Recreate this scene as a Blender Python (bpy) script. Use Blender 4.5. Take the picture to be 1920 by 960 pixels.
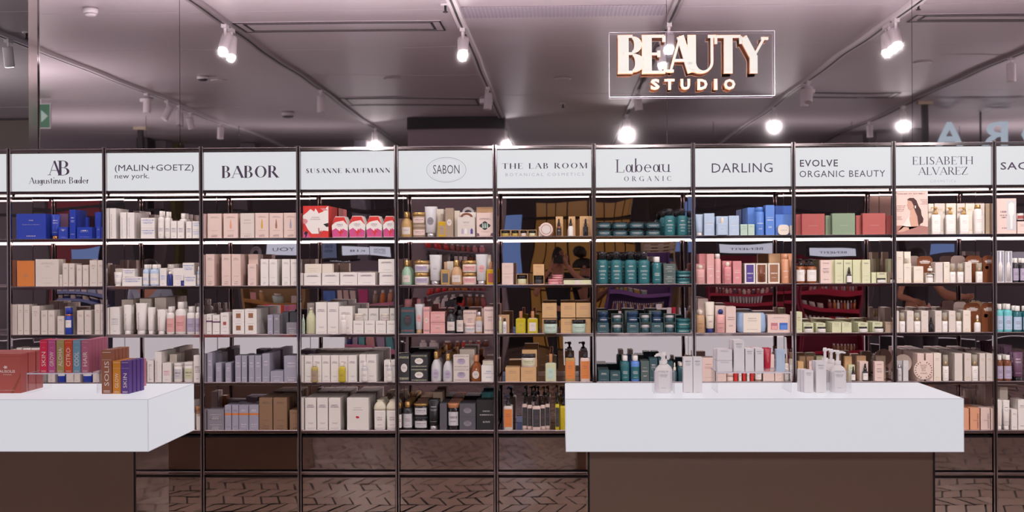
import bpy, math, random
from mathutils import Matrix, Vector
C = bpy.context.scene.collection
for o in list(bpy.data.objects): bpy.data.objects.remove(o)
random.seed(4)
PI = math.pi
# ---------------------------------------------------------------- camera
F = 2500.0                       # focal length in pixels of a 1920 wide picture
YAW = math.atan(92 / F); ROLL = math.radians(0.28)
CAM = Vector((0, -8.36, 1.65)); CX, CY = 960.0, 483.4
FW = Vector((-math.sin(YAW), math.cos(YAW), 0)); R0 = Vector((math.cos(YAW), math.sin(YAW), 0)); U0 = Vector((0, 0, 1))
RT = R0 * math.cos(ROLL) - U0 * math.sin(ROLL); UP = R0 * math.sin(ROLL) + U0 * math.cos(ROLL)
cam_data = bpy.data.cameras.new('camera'); cam = bpy.data.objects.new('camera', cam_data); C.objects.link(cam)
cam_data.sensor_width = 36; cam_data.lens = F / 1920 * 36; cam_data.shift_y = (CY - 480) / 1920; cam_data.clip_start = .02
cam.matrix_world = Matrix(((RT.x, UP.x, -FW.x, CAM.x), (RT.y, UP.y, -FW.y, CAM.y), (RT.z, UP.z, -FW.z, CAM.z), (0, 0, 0, 1)))
bpy.context.scene.camera = cam
# ---------------------------------------------------------------- world, lights, exposure
S = bpy.context.scene
S.view_settings.view_transform = 'Standard'; S.view_settings.look = 'None'; S.view_settings.gamma = 1
S.view_settings.use_curve_mapping = False; S.view_settings.exposure = 0.0
S.cycles.max_bounces = 8; S.cycles.glossy_bounces = 5; S.cycles.transmission_bounces = 5; S.cycles.transparent_max_bounces = 12
S.cycles.diffuse_bounces = 3; S.cycles.caustics_reflective = True; S.cycles.blur_glossy = 1.0; S.cycles.caustics_refractive = False; S.cycles.sample_clamp_indirect = 4
W = bpy.data.worlds.new('hall'); S.world = W; W.use_nodes = True
W.node_tree.nodes['Background'].inputs[0].default_value = (.62, .55, .62, 1); W.node_tree.nodes['Background'].inputs[1].default_value = 1.9
SPOT_W = 46.0        # watts of each lit track spot over the aisle
FAR_W = 140.0        # watts of each lit track spot far behind the photographer
FILL_W = 20.0       # each fill light added behind the photographer
SIDE_W = 120.0       # fill lights added at the sides, out of view
TOP_FILL_W = 205.0        # the fill light added on top of the shelf wall
# ---------------------------------------------------------------- measuring
def px(x, y, Y):
    "the point of the plane at depth Y that the photograph shows at pixel x, y"
    d = FW * F + RT * (x - CX) + UP * (CY - y)
    return CAM + d * ((Y - CAM.y) / d.y)
MIR = .40                                            # the upper mirror wall
def ceil_at(x, y, z=None):
    "real place of a ceiling point that shows mirrored at x, y"
    z = HC if z is None else z
    d = FW * F + RT * (x - CX) + UP * (CY - y)
    p = CAM + d * ((z - CAM.z) / d.z)
    return p.x, 2 * MIR - p.y
def behind(x, y, m, mir=.375):
    "real x and z of a thing m metres in front of the mirror, shown mirrored at pixel x, y"
    p = px(x, y, mir + m); return p.x, p.z
HC = 3.55
POSTS = [17, 196, 377.3, 559.3, 742.7, 927.4, 1113, 1299.5, 1487.2, 1675.2, 1863.4]
PX = [px(p, 300, 0).x for p in POSTS]; PX = [PX[0] - .617] + PX + [PX[-1] + .62]
# posts stand upright: read their foot and head through one X
TOPZ = px(840, 277, 0).z; SIGN0, SIGN1 = px(840, 353.5, 0).z, px(840, 282, 0).z
SHELF = [px(840, y, 0).z for y in (444, 534, 625.5, 716, 806.5)]
BAYN = ['partly hidden', 'first', 'second', 'third', 'fourth', 'fifth', 'sixth', 'seventh', 'eighth', 'ninth', 'tenth', 'eleventh']
ROWN = ['top', 'second', 'third', 'fourth', 'bottom']
ORD = ['first', 'second', 'third', 'fourth', 'fifth', 'sixth', 'seventh', 'eighth', 'ninth', 'tenth', 'eleventh', 'twelfth', 'thirteenth', 'fourteenth', 'fifteenth', 'sixteenth', 'seventeenth', 'eighteenth', 'nineteenth', 'twentieth', 'twenty-first', 'twenty-second', 'twenty-third', 'twenty-fourth', 'twenty-fifth', 'twenty-sixth', 'twenty-seventh', 'twenty-eighth']
# ---------------------------------------------------------------- mesh helpers
class M:
    def __init__(s): s.v = []; s.f = []; s.sm = []
    def add(s, vs, fs, smooth=False):
        b = len(s.v); s.v += [tuple(v) for v in vs]
        for f in fs: s.f.append(tuple(b + i for i in f)); s.sm.append(smooth)
        return s
    def box(s, x0, x1, y0, y1, z0, z1):
        return s.add([(x0,y0,z0),(x1,y0,z0),(x1,y1,z0),(x0,y1,z0),(x0,y0,z1),(x1,y0,z1),(x1,y1,z1),(x0,y1,z1)],
                     [(0,3,2,1),(4,5,6,7),(0,1,5,4),(1,2,6,5),(2,3,7,6),(3,0,4,7)])
    def cbox(s, x0, x1, y0, y1, z0, z1, c=.001):
        "box with chamfered edges"
        b = len(s.v); X, Y, Z = (x0, x1), (y0, y1), (z0, z1); sg = (1, -1); idx = {}
        for i in (0, 1):
            for j in (0, 1):
                for k in (0, 1):
                    for a in range(3):
                        p = [X[i] + (sg[i] * c if a != 0 else 0), Y[j] + (sg[j] * c if a != 1 else 0), Z[k] + (sg[k] * c if a != 2 else 0)]
                        idx[i, j, k, a] = len(s.v); s.v.append(tuple(p))
        def q(*k): s.f.append(tuple(idx[t] for t in k)); s.sm.append(False)
        for e in (0, 1):
            q(*[(e, j, k, 0) for j, k in ((0,0),(1,0),(1,1),(0,1))]); q(*[(i, e, k, 1) for i, k in ((0,0),(1,0),(1,1),(0,1))]); q(*[(i, j, e, 2) for i, j in ((0,0),(1,0),(1,1),(0,1))])
        for a in (0, 1):
            for b2 in (0, 1):
                q((a,b2,0,0),(a,b2,1,0),(a,b2,1,1),(a,b2,0,1)); q((a,0,b2,0),(a,1,b2,0),(a,1,b2,2),(a,0,b2,2)); q((0,a,b2,1),(1,a,b2,1),(1,a,b2,2),(0,a,b2,2))
        for i in (0, 1):
            for j in (0, 1):
                for k in (0, 1): q((i,j,k,0),(i,j,k,1),(i,j,k,2))
        return s
    def lathe(s, prof, n=14, sx=1., sy=1., cx=0., cy=0., sm=True, a0=0., a1=2*PI):
        b = len(s.v); full = abs(a1 - a0 - 2*PI) < 1e-6; m = n if full else n + 1
        for r, z in prof:
            for i in range(m):
                a = a0 + (a1 - a0) * i / n
                s.v.append((cx + r * sx * math.cos(a), cy + r * sy * math.sin(a), z))
        for k in range(len(prof) - 1):
            for i in range(n):
                j = (i + 1) % m
                s.f.append((b + k*m + i, b + k*m + j, b + (k+1)*m + j, b + (k+1)*m + i)); s.sm.append(sm)
        if full:
            s.f.append(tuple(b + i for i in range(m))[::-1]); s.sm.append(False)
            s.f.append(tuple(b + (len(prof)-1)*m + i for i in range(m))); s.sm.append(False)
        return s
    def rlathe(s, prof, w, d, r, cx=0., cy=0., sm=True, k=3):
        "rounded rectangle section: prof is (scale, z)"
        b = len(s.v); ring = []
        for ux, uy, a in ((1,1,0),(-1,1,PI/2),(-1,-1,PI),(1,-1,1.5*PI)):
            for i in range(k + 1):
                t = a + PI/2*i/k; ring.append((ux*(w/2-r) + r*math.cos(t), uy*(d/2-r) + r*math.sin(t)))
        m = len(ring)
        for sc, z in prof:
            for x, y in ring: s.v.append((cx + x*sc, cy + y*sc, z))
        for q in range(len(prof) - 1):
            for i in range(m):
                j = (i+1) % m; s.f.append((b+q*m+i, b+q*m+j, b+(q+1)*m+j, b+(q+1)*m+i)); s.sm.append(sm)
        s.f.append(tuple(b+i for i in range(m))[::-1]); s.sm.append(False)
        s.f.append(tuple(b+(len(prof)-1)*m+i for i in range(m))); s.sm.append(False)
        return s
    def prism(s, pts, y0, y1):
        "outline in x,z pushed from y0 to y1"
        n = len(pts); s.add([(x, y0, z) for x, z in pts] + [(x, y1, z) for x, z in pts],
              [tuple(range(n)), tuple(range(2*n-1, n-1, -1))] + [(i, i+n, (i+1) % n + n, (i+1) % n) for i in range(n)]); return s
    def tube(s, pts, r, n=6):
        pts = [Vector(p) for p in pts]; b = len(s.v)
        for i, p in enumerate(pts):
            d = (pts[min(i+1, len(pts)-1)] - pts[max(i-1, 0)]).normalized()
            a = d.cross(Vector((0, 0, 1))) if abs(d.z) < .9 else d.cross(Vector((1, 0, 0))); a.normalize(); c = d.cross(a)
            rr = r[i] if isinstance(r, (list, tuple)) else r
            for k in range(n):
                t = 2*PI*k/n; s.v.append(tuple(p + a*rr*math.cos(t) + c*rr*math.sin(t)))
        for i in range(len(pts)-1):
            for k in range(n):
                j = (k+1) % n; s.f.append((b+i*n+k, b+i*n+j, b+(i+1)*n+j, b+(i+1)*n+k)); s.sm.append(True)
        s.f.append(tuple(b+i for i in range(n))); s.f.append(tuple(b+(len(pts)-1)*n+i for i in range(n))[::-1]); s.sm += [False, False]
        return s
    def mesh(s, name, mat):
        me = bpy.data.meshes.new(name); me.from_pydata(s.v, [], s.f)
        me.polygons.foreach_set('use_smooth', s.sm); me.materials.append(mat); me.update(); return me
def ob(name, me, parent=None, loc=(0, 0, 0), rz=0, **props):
    o = bpy.data.objects.new(name, me); C.objects.link(o); o.location = loc
    if rz: o.rotation_euler = (0, 0, rz)
    if parent: o.parent = parent
    for k, v in props.items():
        if v: o[k] = v
    return o
def mk(name, m, mat, parent=None, loc=(0, 0, 0), rz=0, **p): return ob(name, m.mesh(name, mat), parent, loc, rz, **p)
# ---------------------------------------------------------------- materials
def lin(h):
    return tuple(((int(h[i:i+2], 16)/255 + .055)/1.055)**2.4 if int(h[i:i+2], 16) > 10 else int(h[i:i+2], 16)/255/12.92 for i in (0, 2, 4)) + (1,)
MATS = {}
def pm(key, col, rough=.5, metal=0., trans=0., emit=0., spec=.5, coat=0., alpha=1.):
    if key in MATS: return MATS[key]
    m = bpy.data.materials.new(key); m.use_nodes = True; b = m.node_tree.nodes['Principled BSDF']; I = b.inputs
    c = lin(col) if isinstance(col, str) else col
    I['Base Color'].default_value = c; I['Roughness'].default_value = rough; I['Metallic'].default_value = metal
    I['Transmission Weight'].default_value = trans; I['Specular IOR Level'].default_value = spec; I['Coat Weight'].default_value = coat
    I['Alpha'].default_value = alpha
    if emit: I['Emission Color'].default_value = c; I['Emission Strength'].default_value = emit
    MATS[key] = m; return m
def mirror_mat(key, tint, rough=.02, amp=.004, scale=1.2, stretch=(1, 1, 1), fine=0.):
    "polished sheet metal: its own slight waviness bends what it reflects"
    m = bpy.data.materials.new(key); m.use_nodes = True; nt = m.node_tree; N = nt.nodes; L = nt.links; N.clear()
    out = N.new('ShaderNodeOutputMaterial'); g = N.new('ShaderNodeBsdfPrincipled')
    g.inputs['Base Color'].default_value = tint; g.inputs['Metallic'].default_value = 1; g.inputs['Roughness'].default_value = rough
    geo = N.new('ShaderNodeNewGeometry'); mp = N.new('ShaderNodeVectorMath'); mp.operation = 'MULTIPLY'; mp.inputs[1].default_value = stretch
    L.new(geo.outputs['Position'], mp.inputs[0])
    no = N.new('ShaderNodeTexNoise'); no.noise_dimensions = '4D'; no.inputs['Scale'].default_value = scale; no.inputs['Detail'].default_value = 1.
    oi = N.new('ShaderNodeObjectInfo'); mu = N.new('ShaderNodeMath'); mu.operation = 'MULTIPLY'; mu.inputs[1].default_value = 9
    L.new(oi.outputs['Random'], mu.inputs[0]); L.new(mu.outputs[0], no.inputs['W']); L.new(mp.outputs[0], no.inputs['Vector'])
    bp = N.new('ShaderNodeBump'); bp.inputs['Strength'].default_value = 1; bp.inputs['Distance'].default_value = amp
    L.new(no.outputs['Fac'], bp.inputs['Height']); L.new(bp.outputs[0], g.inputs['Normal']); L.new(g.outputs[0], out.inputs[0])
    if fine:
        n2 = N.new('ShaderNodeTexNoise'); n2.inputs['Scale'].default_value = 26; L.new(geo.outputs['Position'], n2.inputs['Vector'])
        b2 = N.new('ShaderNodeBump'); b2.inputs['Distance'].default_value = fine; L.new(n2.outputs['Fac'], b2.inputs['Height']); L.new(bp.outputs[0], b2.inputs['Normal']); L.new(b2.outputs[0], g.inputs['Normal'])
    MATS[key] = m; return m
def carton(col, ink='5a4650', bands=(), rough=.55, thr=.46):
    "printed board: body colour with rows of fine print on the face that looks to the shop"
    key = 'board_%s_%s_%s' % (col, ink, bands)
    if key in MATS: return MATS[key]
    m = pm(key, col, rough)
    if not bands: return m
    nt = m.node_tree; N = nt.nodes; L = nt.links
    def ma(op, a, b=None, c=None):
        n = N.new('ShaderNodeMath'); n.operation = op
        for i, v in enumerate((a, b, c)):
            if v is None: continue
            if isinstance(v, (int, float)): n.inputs[i].default_value = v
            else: L.new(v, n.inputs[i])
        return n.outputs[0]
    tc = N.new('ShaderNodeTexCoord'); sp = N.new('ShaderNodeSeparateXYZ'); L.new(tc.outputs['Generated'], sp.inputs[0])
    x, z = sp.outputs[0], sp.outputs[2]; tot = None
    for i, (zc, h, xw) in enumerate(bands):
        a = ma('LESS_THAN', ma('ABSOLUTE', ma('SUBTRACT', z, zc)), h/2); b = ma('LESS_THAN', ma('ABSOLUTE', ma('SUBTRACT', x, .5)), xw/2)
        w = N.new('ShaderNodeTexNoise'); w.noise_dimensions = '1D'; w.inputs['Scale'].default_value = 22 if h > .018 else 34; w.inputs['Detail'].default_value = 1
        L.new(ma('ADD', x, i*7.3), w.inputs['W'])
        c = ma('MULTIPLY', ma('MULTIPLY', a, b), ma('GREATER_THAN', w.outputs['Fac'], thr)); tot = c if tot is None else ma('MAXIMUM', tot, c)
    nm = N.new('ShaderNodeSeparateXYZ'); L.new(tc.outputs['Normal'], nm.inputs[0])
    tot = ma('MULTIPLY', tot, ma('LESS_THAN', nm.outputs[1], -.3)); tot = ma('MULTIPLY', tot, .8)
    mx = N.new('ShaderNodeMix'); mx.data_type = 'RGBA'; L.new(tot, mx.inputs[0]); mx.inputs[6].default_value = lin(col); mx.inputs[7].default_value = lin(ink)
    L.new(mx.outputs[2], N['Principled BSDF'].inputs['Base Color']); return m
chrome = mirror_mat('bronze_chrome', (.46, .39, .39, 1), .08, .0004, 6)
darkc = pm('dark_groove', '2a2224', .35, .6)
back_mirror = mirror_mat('bronze_mirror_sheet', (.74, .65, .65, 1), .012, .0042, 1.7, (1, 1, 1))
wall_mirror = mirror_mat('tinted_mirror_wall', (.62, .57, .59, 1), .018, .0010, 1.3, (.35, 1, 2.2))
drawer_mirror = mirror_mat('bronze_drawer_sheet', (.50, .43, .40, 1), .035, .005, 1.8, (1, 1, 1), .00006)
base_metal = mirror_mat('brushed_bronze_sheet', (.40, .30, .245, 1), .30, .001, 1.5, (1, 1, 1))
side_metal = mirror_mat('polished_bronze_side', (.55, .47, .46, 1), .04, .0008, 1.5)
shelf_metal = mirror_mat('shelf_steel', (.62, .56, .55, 1), .16, .0008, 3)
white_lit = pm('lit_white_acrylic', 'ffffff', .35); 
def lit(key, col, st):
    m = pm(key, col, .4); m.node_tree.nodes['Principled BSDF'].inputs['Base Color'].default_value = (.06, .06, .06, 1)
    m.node_tree.nodes['Principled BSDF'].inputs['Emission Color'].default_value = lin(col); m.node_tree.nodes['Principled BSDF'].inputs['Emission Strength'].default_value = st; return m
sign_lit = lit('backlit_sign_plate', 'f9fbff', .66); counter_lit = lit('glowing_counter_acrylic', 'f8f8ff', .64); top_lit = lit('glowing_counter_top', 'f6f3fb', .66)
edge_lit = lit('acrylic_joint', 'e6dcea', .55); strip_lit = lit('led_tube', 'ffece6', 4.5); lamp_lit = lit('lamp_lens', 'ffffff', 14.); letter_lit = lit('lit_letter_face', 'fff6ec', .72)
ink = pm('sign_ink', '3b2a44', .6); grey_ink = pm('pale_sign_ink', 'a9a6b8', .6); white_ink = pm('white_print', 'ece2e4', .6); copper = pm('copper_trim', 'c98a62', .3, .7)
def glassy(key, tint, refl=.9, see=.93):
    m = bpy.data.materials.new(key); m.use_nodes = True; nt = m.node_tree; N = nt.nodes; L = nt.links; N.clear()
    out = N.new('ShaderNodeOutputMaterial'); t = N.new('ShaderNodeBsdfTransparent'); t.inputs[0].default_value = tint
    g = N.new('ShaderNodeBsdfGlossy'); g.inputs['Roughness'].default_value = .03; lw = N.new('ShaderNodeLayerWeight'); lw.inputs[0].default_value = .5; pw = N.new('ShaderNodeMath'); pw.operation = 'POWER'; pw.inputs[1].default_value = 5; L.new(lw.outputs['Facing'], pw.inputs[0]); fr = N.new('ShaderNodeMath'); fr.operation = 'MULTIPLY_ADD'; fr.inputs[1].default_value = .35; fr.inputs[2].default_value = .02; L.new(pw.outputs[0], fr.inputs[0])
    mx = N.new('ShaderNodeMixShader'); L.new(fr.outputs[0], mx.inputs[0]); L.new(t.outputs[0], mx.inputs[1]); L.new(g.outputs[0], mx.inputs[2]); L.new(mx.outputs[0], out.inputs[0])
    MATS[key] = m; return m
clear = glassy('clear_acrylic', (.985, .982, .988, 1)); acr_edge = pm('acrylic_edge', 'd8d2de', .25, 0, 0, .0)
# ---------------------------------------------------------------- lettering
THICK, THIN = .13, .035
def seg(a, b, w):
    d = Vector((b[0]-a[0], b[1]-a[1])); d.normalize(); n = Vector((-d.y, d.x))*w/2
    return [(a[0]+n.x, a[1]+n.y), (a[0]-n.x, a[1]-n.y), (b[0]-n.x, b[1]-n.y), (b[0]+n.x, b[1]+n.y)]
G = {  # serif capitals drawn as strokes: T thick, N hairline, C curve cx cy rx ry a0 a1, s foot, adv
'A': (.80, 'N.06,0,.38,1;T.38,1,.72,0;N.16,.33,.6,.33;s.06,0;s.72,0'), 'B': (.68, 'T.14,0,.14,1;N.02,1,.34,1;N.14,.52,.34,.52;N.02,0,.34,0;C.33,.76,.21,.24,90,-90;C.34,.26,.26,.26,90,-90'),
'C': (.84, 'C.43,.5,.37,.5,42,318;N.72,.98,.72,.72;N.72,.02,.72,.24'), 'E': (.66, 'T.14,0,.14,1;N.02,1,.54,1;N.14,.51,.42,.51;N.02,0,.57,0;N.54,1,.54,.84;N.57,0,.57,.18;N.42,.6,.42,.42'),
'F': (.60, 'T.14,0,.14,1;N.02,1,.54,1;N.14,.51,.42,.51;N.54,1,.54,.82;N.42,.6,.42,.42;s.14,0'), 'G': (.88, 'C.43,.5,.37,.5,42,318;T.74,.0,.74,.38;s.74,.4;N.72,.98,.72,.74'),
'H': (.84, 'T.14,0,.14,1;T.70,0,.70,1;N.14,.5,.7,.5;s.14,0;s.14,1;s.7,0;s.7,1'), 'I': (.32, 'T.16,0,.16,1;s.16,0;s.16,1'),
'K': (.78, 'T.14,0,.14,1;N.16,.4,.62,1;T.3,.55,.68,0;s.14,0;s.14,1;s.64,1;s.7,0'), 'L': (.62, 'T.14,0,.14,1;N.02,0,.56,0;N.56,0,.56,.2;s.14,1'),
'M': (.98, 'N.12,0,.12,1;T.12,1,.46,0;N.46,0,.82,1;T.84,1,.84,0;s.12,0;s.84,0;s.84,1;s.1,1'), 'N': (.82, 'N.12,0,.12,1;T.12,1,.7,0;N.7,0,.7,1;s.12,0;s.7,1;s.08,1'),
'O': (.90, 'C.45,.5,.39,.5,0,360'), 'R': (.74, 'T.14,0,.14,1;N.02,1,.34,1;N.14,.5,.36,.5;C.34,.75,.22,.25,90,-90;T.34,.5,.66,0;s.14,0;s.68,0'),
'S': (.62, 'C.3,.755,.21,.245,35,235;C.3,.245,.23,.245,55,-145;T.16,.62,.45,.39;N.5,.98,.5,.74;N.06,.02,.06,.27'), 'T': (.70, 'T.35,0,.35,1;N.02,1,.68,1;N.02,1,.02,.8;N.68,1,.68,.8;s.35,0'),
'U': (.84, 'T.14,1,.14,.3;W.14,.7,.3;N.7,.3,.7,1;s.14,1;s.7,1'), 'V': (.78, 'T.06,1,.4,0;N.4,0,.72,1;s.06,1;s.72,1'), 'Y': (.74, 'T.06,1,.37,.46;N.37,.46,.7,1;T.37,.5,.37,0;s.06,1;s.7,1;s.37,0'),
'Z': (.68, 'N.06,1,.6,1;T.58,1,.08,0;N.06,0,.62,0;N.06,1,.06,.82;N.62,0,.62,.18'), 'D': (.84, 'T.14,0,.14,1;N.02,1,.34,1;N.02,0,.34,0;C.34,.5,.42,.5,90,-90'),
'a': (.56, 'C.24,.3,.19,.3,0,360;T.45,.6,.45,0;s.5,0'), 'b': (.60, 'T.12,1.08,.12,0;C.33,.3,.21,.3,0,360'), 'd': (.60, 'T.48,1.08,.48,0;C.27,.3,.21,.3,0,360'), 'e': (.56, 'C.28,.3,.23,.3,0,315;N.06,.34,.5,.34'),
'g': (.56, 'C.24,.3,.19,.3,0,360;T.45,.6,.45,-.1;C.25,-.12,.2,.16,0,-150'), 'i': (.24, 'T.12,.6,.12,0;T.12,.85,.12,.97;s.12,0'), 'n': (.58, 'T.12,.6,.12,0;C.31,.38,.17,.22,180,0;T.48,.4,.48,0;s.12,0;s.48,0'),
'r': (.40, 'T.12,.6,.12,0;C.28,.38,.15,.22,180,50;s.12,0'), 's': (.42, 'C.2,.45,.13,.15,40,250;C.2,.15,.14,.15,70,-140;T.12,.38,.28,.22'), 't': (.36, 'T.14,.84,.14,.08;N.02,.6,.32,.6;N.14,.02,.3,.03'),
'u': (.58, 'T.12,.6,.12,.2;W.12,.48,.2;T.48,.6,.48,0;s.1,.6;s.5,0'), ' ': (.34, '')}
def serif_outline(text, thick=THICK, thin=THIN, sp=.0, serif=.22):
    "quads in x,z of the drawn letters"
    quads = []; x0 = 0
    for ch in text:
        adv, st = G.get(ch, G[' '])
        for t in filter(None, st.split(';')):
            v = [float(q) for q in t[1:].split(',')]
            if t[0] in 'TN': quads.append([(x0+x, y) for x, y in seg(v[:2], v[2:], thick if t[0] == 'T' else thin)])
            elif t[0] == 's':
                y = v[1] + (thin/2 if v[1] < .5 else -thin/2); quads.append([(x0+x, z) for x, z in seg((v[0]-serif/2, y), (v[0]+serif/2, y), thin)])
            else:
                if t[0] == 'W':      # the bowl of a U: heavy at one side, hairline at the other
                    xl, xr, cy = v; n = 14; o0, o1, i0, i1 = xl-thick/2, xr+thin/2, xl+thick/2, xr-thin/2
                    P_ = [[((a_+b_)/2+(b_-a_)/2*math.cos(PI+PI*i/n), cy+r_*math.sin(PI+PI*i/n)) for i in range(n+1)] for a_, b_, r_ in ((o0, o1, cy), (i0, i1, cy-thin))]
                    for i in range(n): quads.append([(x0+q[0], q[1]) for q in (P_[1][i], P_[0][i], P_[0][i+1], P_[1][i+1])])
                    continue
                cx, cy, rx, ry, a0, a1 = v; n = max(6, int(abs(a1-a0)/20)); ring = []
                for i in range(n+1):
                    a = math.radians(a0 + (a1-a0)*i/n); tk = min(thick, rx*.8)
                    ux, uy = math.cos(a), math.sin(a); ring.append(((cx+(rx-tk)*ux, cy+(ry-thin)*uy), (cx+rx*ux, cy+ry*uy)))
                for i in range(n): quads.append([(x0+p[0], p[1]) for p in (ring[i][0], ring[i][1], ring[i+1][1], ring[i+1][0])])
        x0 += adv + sp
    return quads
TXT = {}
def text_mesh(text, mat, style='sans', bold=0., sp=1., depth=.0):
    "flat or raised lettering, unit height, lower corner at the origin, facing -y; returns mesh, width, height"
    key = (text, mat.name, style, bold, sp, depth)
    if key in TXT: return TXT[key]
    if style == 'sans':
        cu = bpy.data.curves.new('lettering', 'FONT'); cu.body = text; cu.size = 1; cu.offset = bold; cu.space_character = sp; cu.resolution_u = 2; cu.extrude = depth/2
        t = bpy.data.objects.new('lettering', cu); me = bpy.data.meshes.new_from_object(t); bpy.data.objects.remove(t); me.transform(Matrix.Rotation(PI/2, 4, 'X')); me.materials.clear(); me.materials.append(mat)
    else:
        m = M(); th = THICK + bold; tn = THIN if style == 'serif' else (.075 if style == 'slab' else THIN)
        for i, q in enumerate(serif_outline(text, th, tn, (sp-1)*.6)):
            e = (i % 7) * .0008
            if depth: m.prism(q, -depth - e, 0)
            else: m.add([(x, -e*.2, z) for x, z in q], [(0, 1, 2, 3)])
        me = m.mesh('lettering', mat)
    xs = [v.co.x for v in me.vertices] or [0]; zs = [v.co.z for v in me.vertices] or [0]
    me.transform(Matrix.Translation((-min(xs), 0, -min(zs)))); TXT[key] = (me, max(xs)-min(xs), max(zs)-min(zs)); return TXT[key]
def letter(parent, text, mat, x0, x1, z0, z1, y, style='sans', bold=0., sp=1., depth=0., name='lettering', keep=False):
    "lettering stretched to a rectangle given in the parent's own space"
    me, w, h = text_mesh(text, mat, style, bold, sp, depth)
    sx, sz = (x1-x0)/max(w, 1e-4), (z1-z0)/max(h, 1e-4)
    if keep: sx = sz = min(sx, sz)
    o = ob(name, me, parent, ((x0+x1)/2 - w*sx/2, y, (z0+z1)/2 - h*sz/2)); o.scale = (sx, 1, sz); return o
def vletter(parent, text, mat, xc, z0, z1, y, h, name='lettering'):
    "upright lettering that reads from bottom to top"
    me, w, hh = text_mesh(text, mat); s = (z1-z0)/w; k = h/hh
    o = ob(name, me, parent, (xc + h/2, y, z0)); o.rotation_euler = (0, -PI/2, 0); o.scale = (s, 1, k); return o
# ---------------------------------------------------------------- the room
def plate(name, x0, x1, y0, y1, z0, z1, mat, **p): return mk(name, M().box(x0, x1, y0, y1, z0, z1), mat, None, (0, 0, 0), 0, kind='structure', **p)
ceil_m = pm('ceiling_sheet', 'c0b6ba', .36, .1)
XL = px(64, 140, MIR).x                     # the mirror wall ends at a metal trim near the left edge
X1, X2 = px(337, 100, MIR).x, px(1250, 100, MIR).x
X3 = px(1710, 100, MIR).x
ce = ob('ceiling', None, None, (0, 0, HC), kind='structure')
# ceiling sheets: long boards with a shadow joint between, hung from a dark deck
mk('deck', M().box(-12, 12, -18, 10, .06, .09), pm('dark_deck', '4a4447', .8), ce)
yb = -18.0; sheets = {}
while yb < 9.9:
    for xa, xb in ((-12, -7.2), (-7.2, -.8), (-.8, 5.6), (5.6, 12)):
        k = round(xb-xa, 2)
        if k not in sheets: sheets[k] = M().box(0, k-.004, 0, .891, 0, .05).mesh('panel', ceil_m)
        ob('panel', sheets[k], ce, (xa, yb, random.uniform(-.0012, .0012)))
    yb += .895
fl = ob('floor', None, None, (0, 0, 0), kind='structure')
mk('screed', M().box(-12, 12, -18, 10, -.05, -.008), pm('dark_screed', '2c2526', .7), fl)
tile_m = pm('floor_tile_glaze', 'b09a8c', .22, .0, spec=.7)
tm = M(); a = .125; b = .27
for i in range(-64, 64):                                     # slanted blocks, each lying a little out of level
    for j in range(-52, 2):
        x = i*a + (j % 2)*a/2; y = j*b; t = random.uniform(-.004, .004); u = random.uniform(-.003, .003); s_ = .035 if j % 2 else -.035; g = .007
        tm.add([(x+g-s_, y+g, t), (x+a-g-s_, y+g, u), (x+a-g+s_, y+b-g, -t), (x+g+s_, y+b-g, -u)], [(0, 1, 2, 3)])
mk('block_paving', tm, tile_m, fl, kind='stuff')
# mirror wall in four sheets with hairline joints
for n, (xa, xb) in enumerate(((XL+.03, X1), (X1, X2), (X2, X3), (X3, 9))):
    plate('wall_back' if n == 0 else 'wall_back.%03d' % n, xa+.0015, xb-.0015, MIR, MIR+.02, 0, HC+.05, wall_mirror)
plate('trim_1', XL-.03, XL+.03, MIR-.02, MIR+.6, 0, HC, chrome)
plate('wall_end', XL-.01, 9, MIR+.03, MIR+.12, 0, HC, pm('plaster_grey', '8a8184', .7))
# the room goes on beyond the trim: a far wall with a framed brown door
YF = 9.3
plate('wall_far', -12, 6, YF, YF+.1, 0, HC, pm('far_plaster', '9c9092', .7))
dx0, dz1 = px(-60, 250, YF).x, px(20, 218, YF).z
dr = mk('door_1', M().box(dx0, dx0+1.35, YF-.06, YF-.01, 0, dz1-.06), pm('brown_door', '6a5d54', .5), None, kind='structure')
mk('door_frame', M().box(dx0-.08, dx0, YF-.1, YF-.01, 0, dz1).box(dx0+1.35, dx0+1.45, YF-.1, YF-.01, 0, dz1).box(dx0, dx0+1.35, YF-.1, YF-.01, dz1-.06, dz1), pm('dark_frame', '3a3134', .4, .5), dr)
mk('door_handle', M().tube([(dx0+1.22, YF-.07, 1.0), (dx0+1.22, YF-.12, 1.0), (dx0+1.1, YF-.12, 1.0)], .012), chrome, dr)
plate('wall_front', -12, 12, -18.1, -18, 0, HC, pm('dark_shopfront', '584e52', .6))
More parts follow.
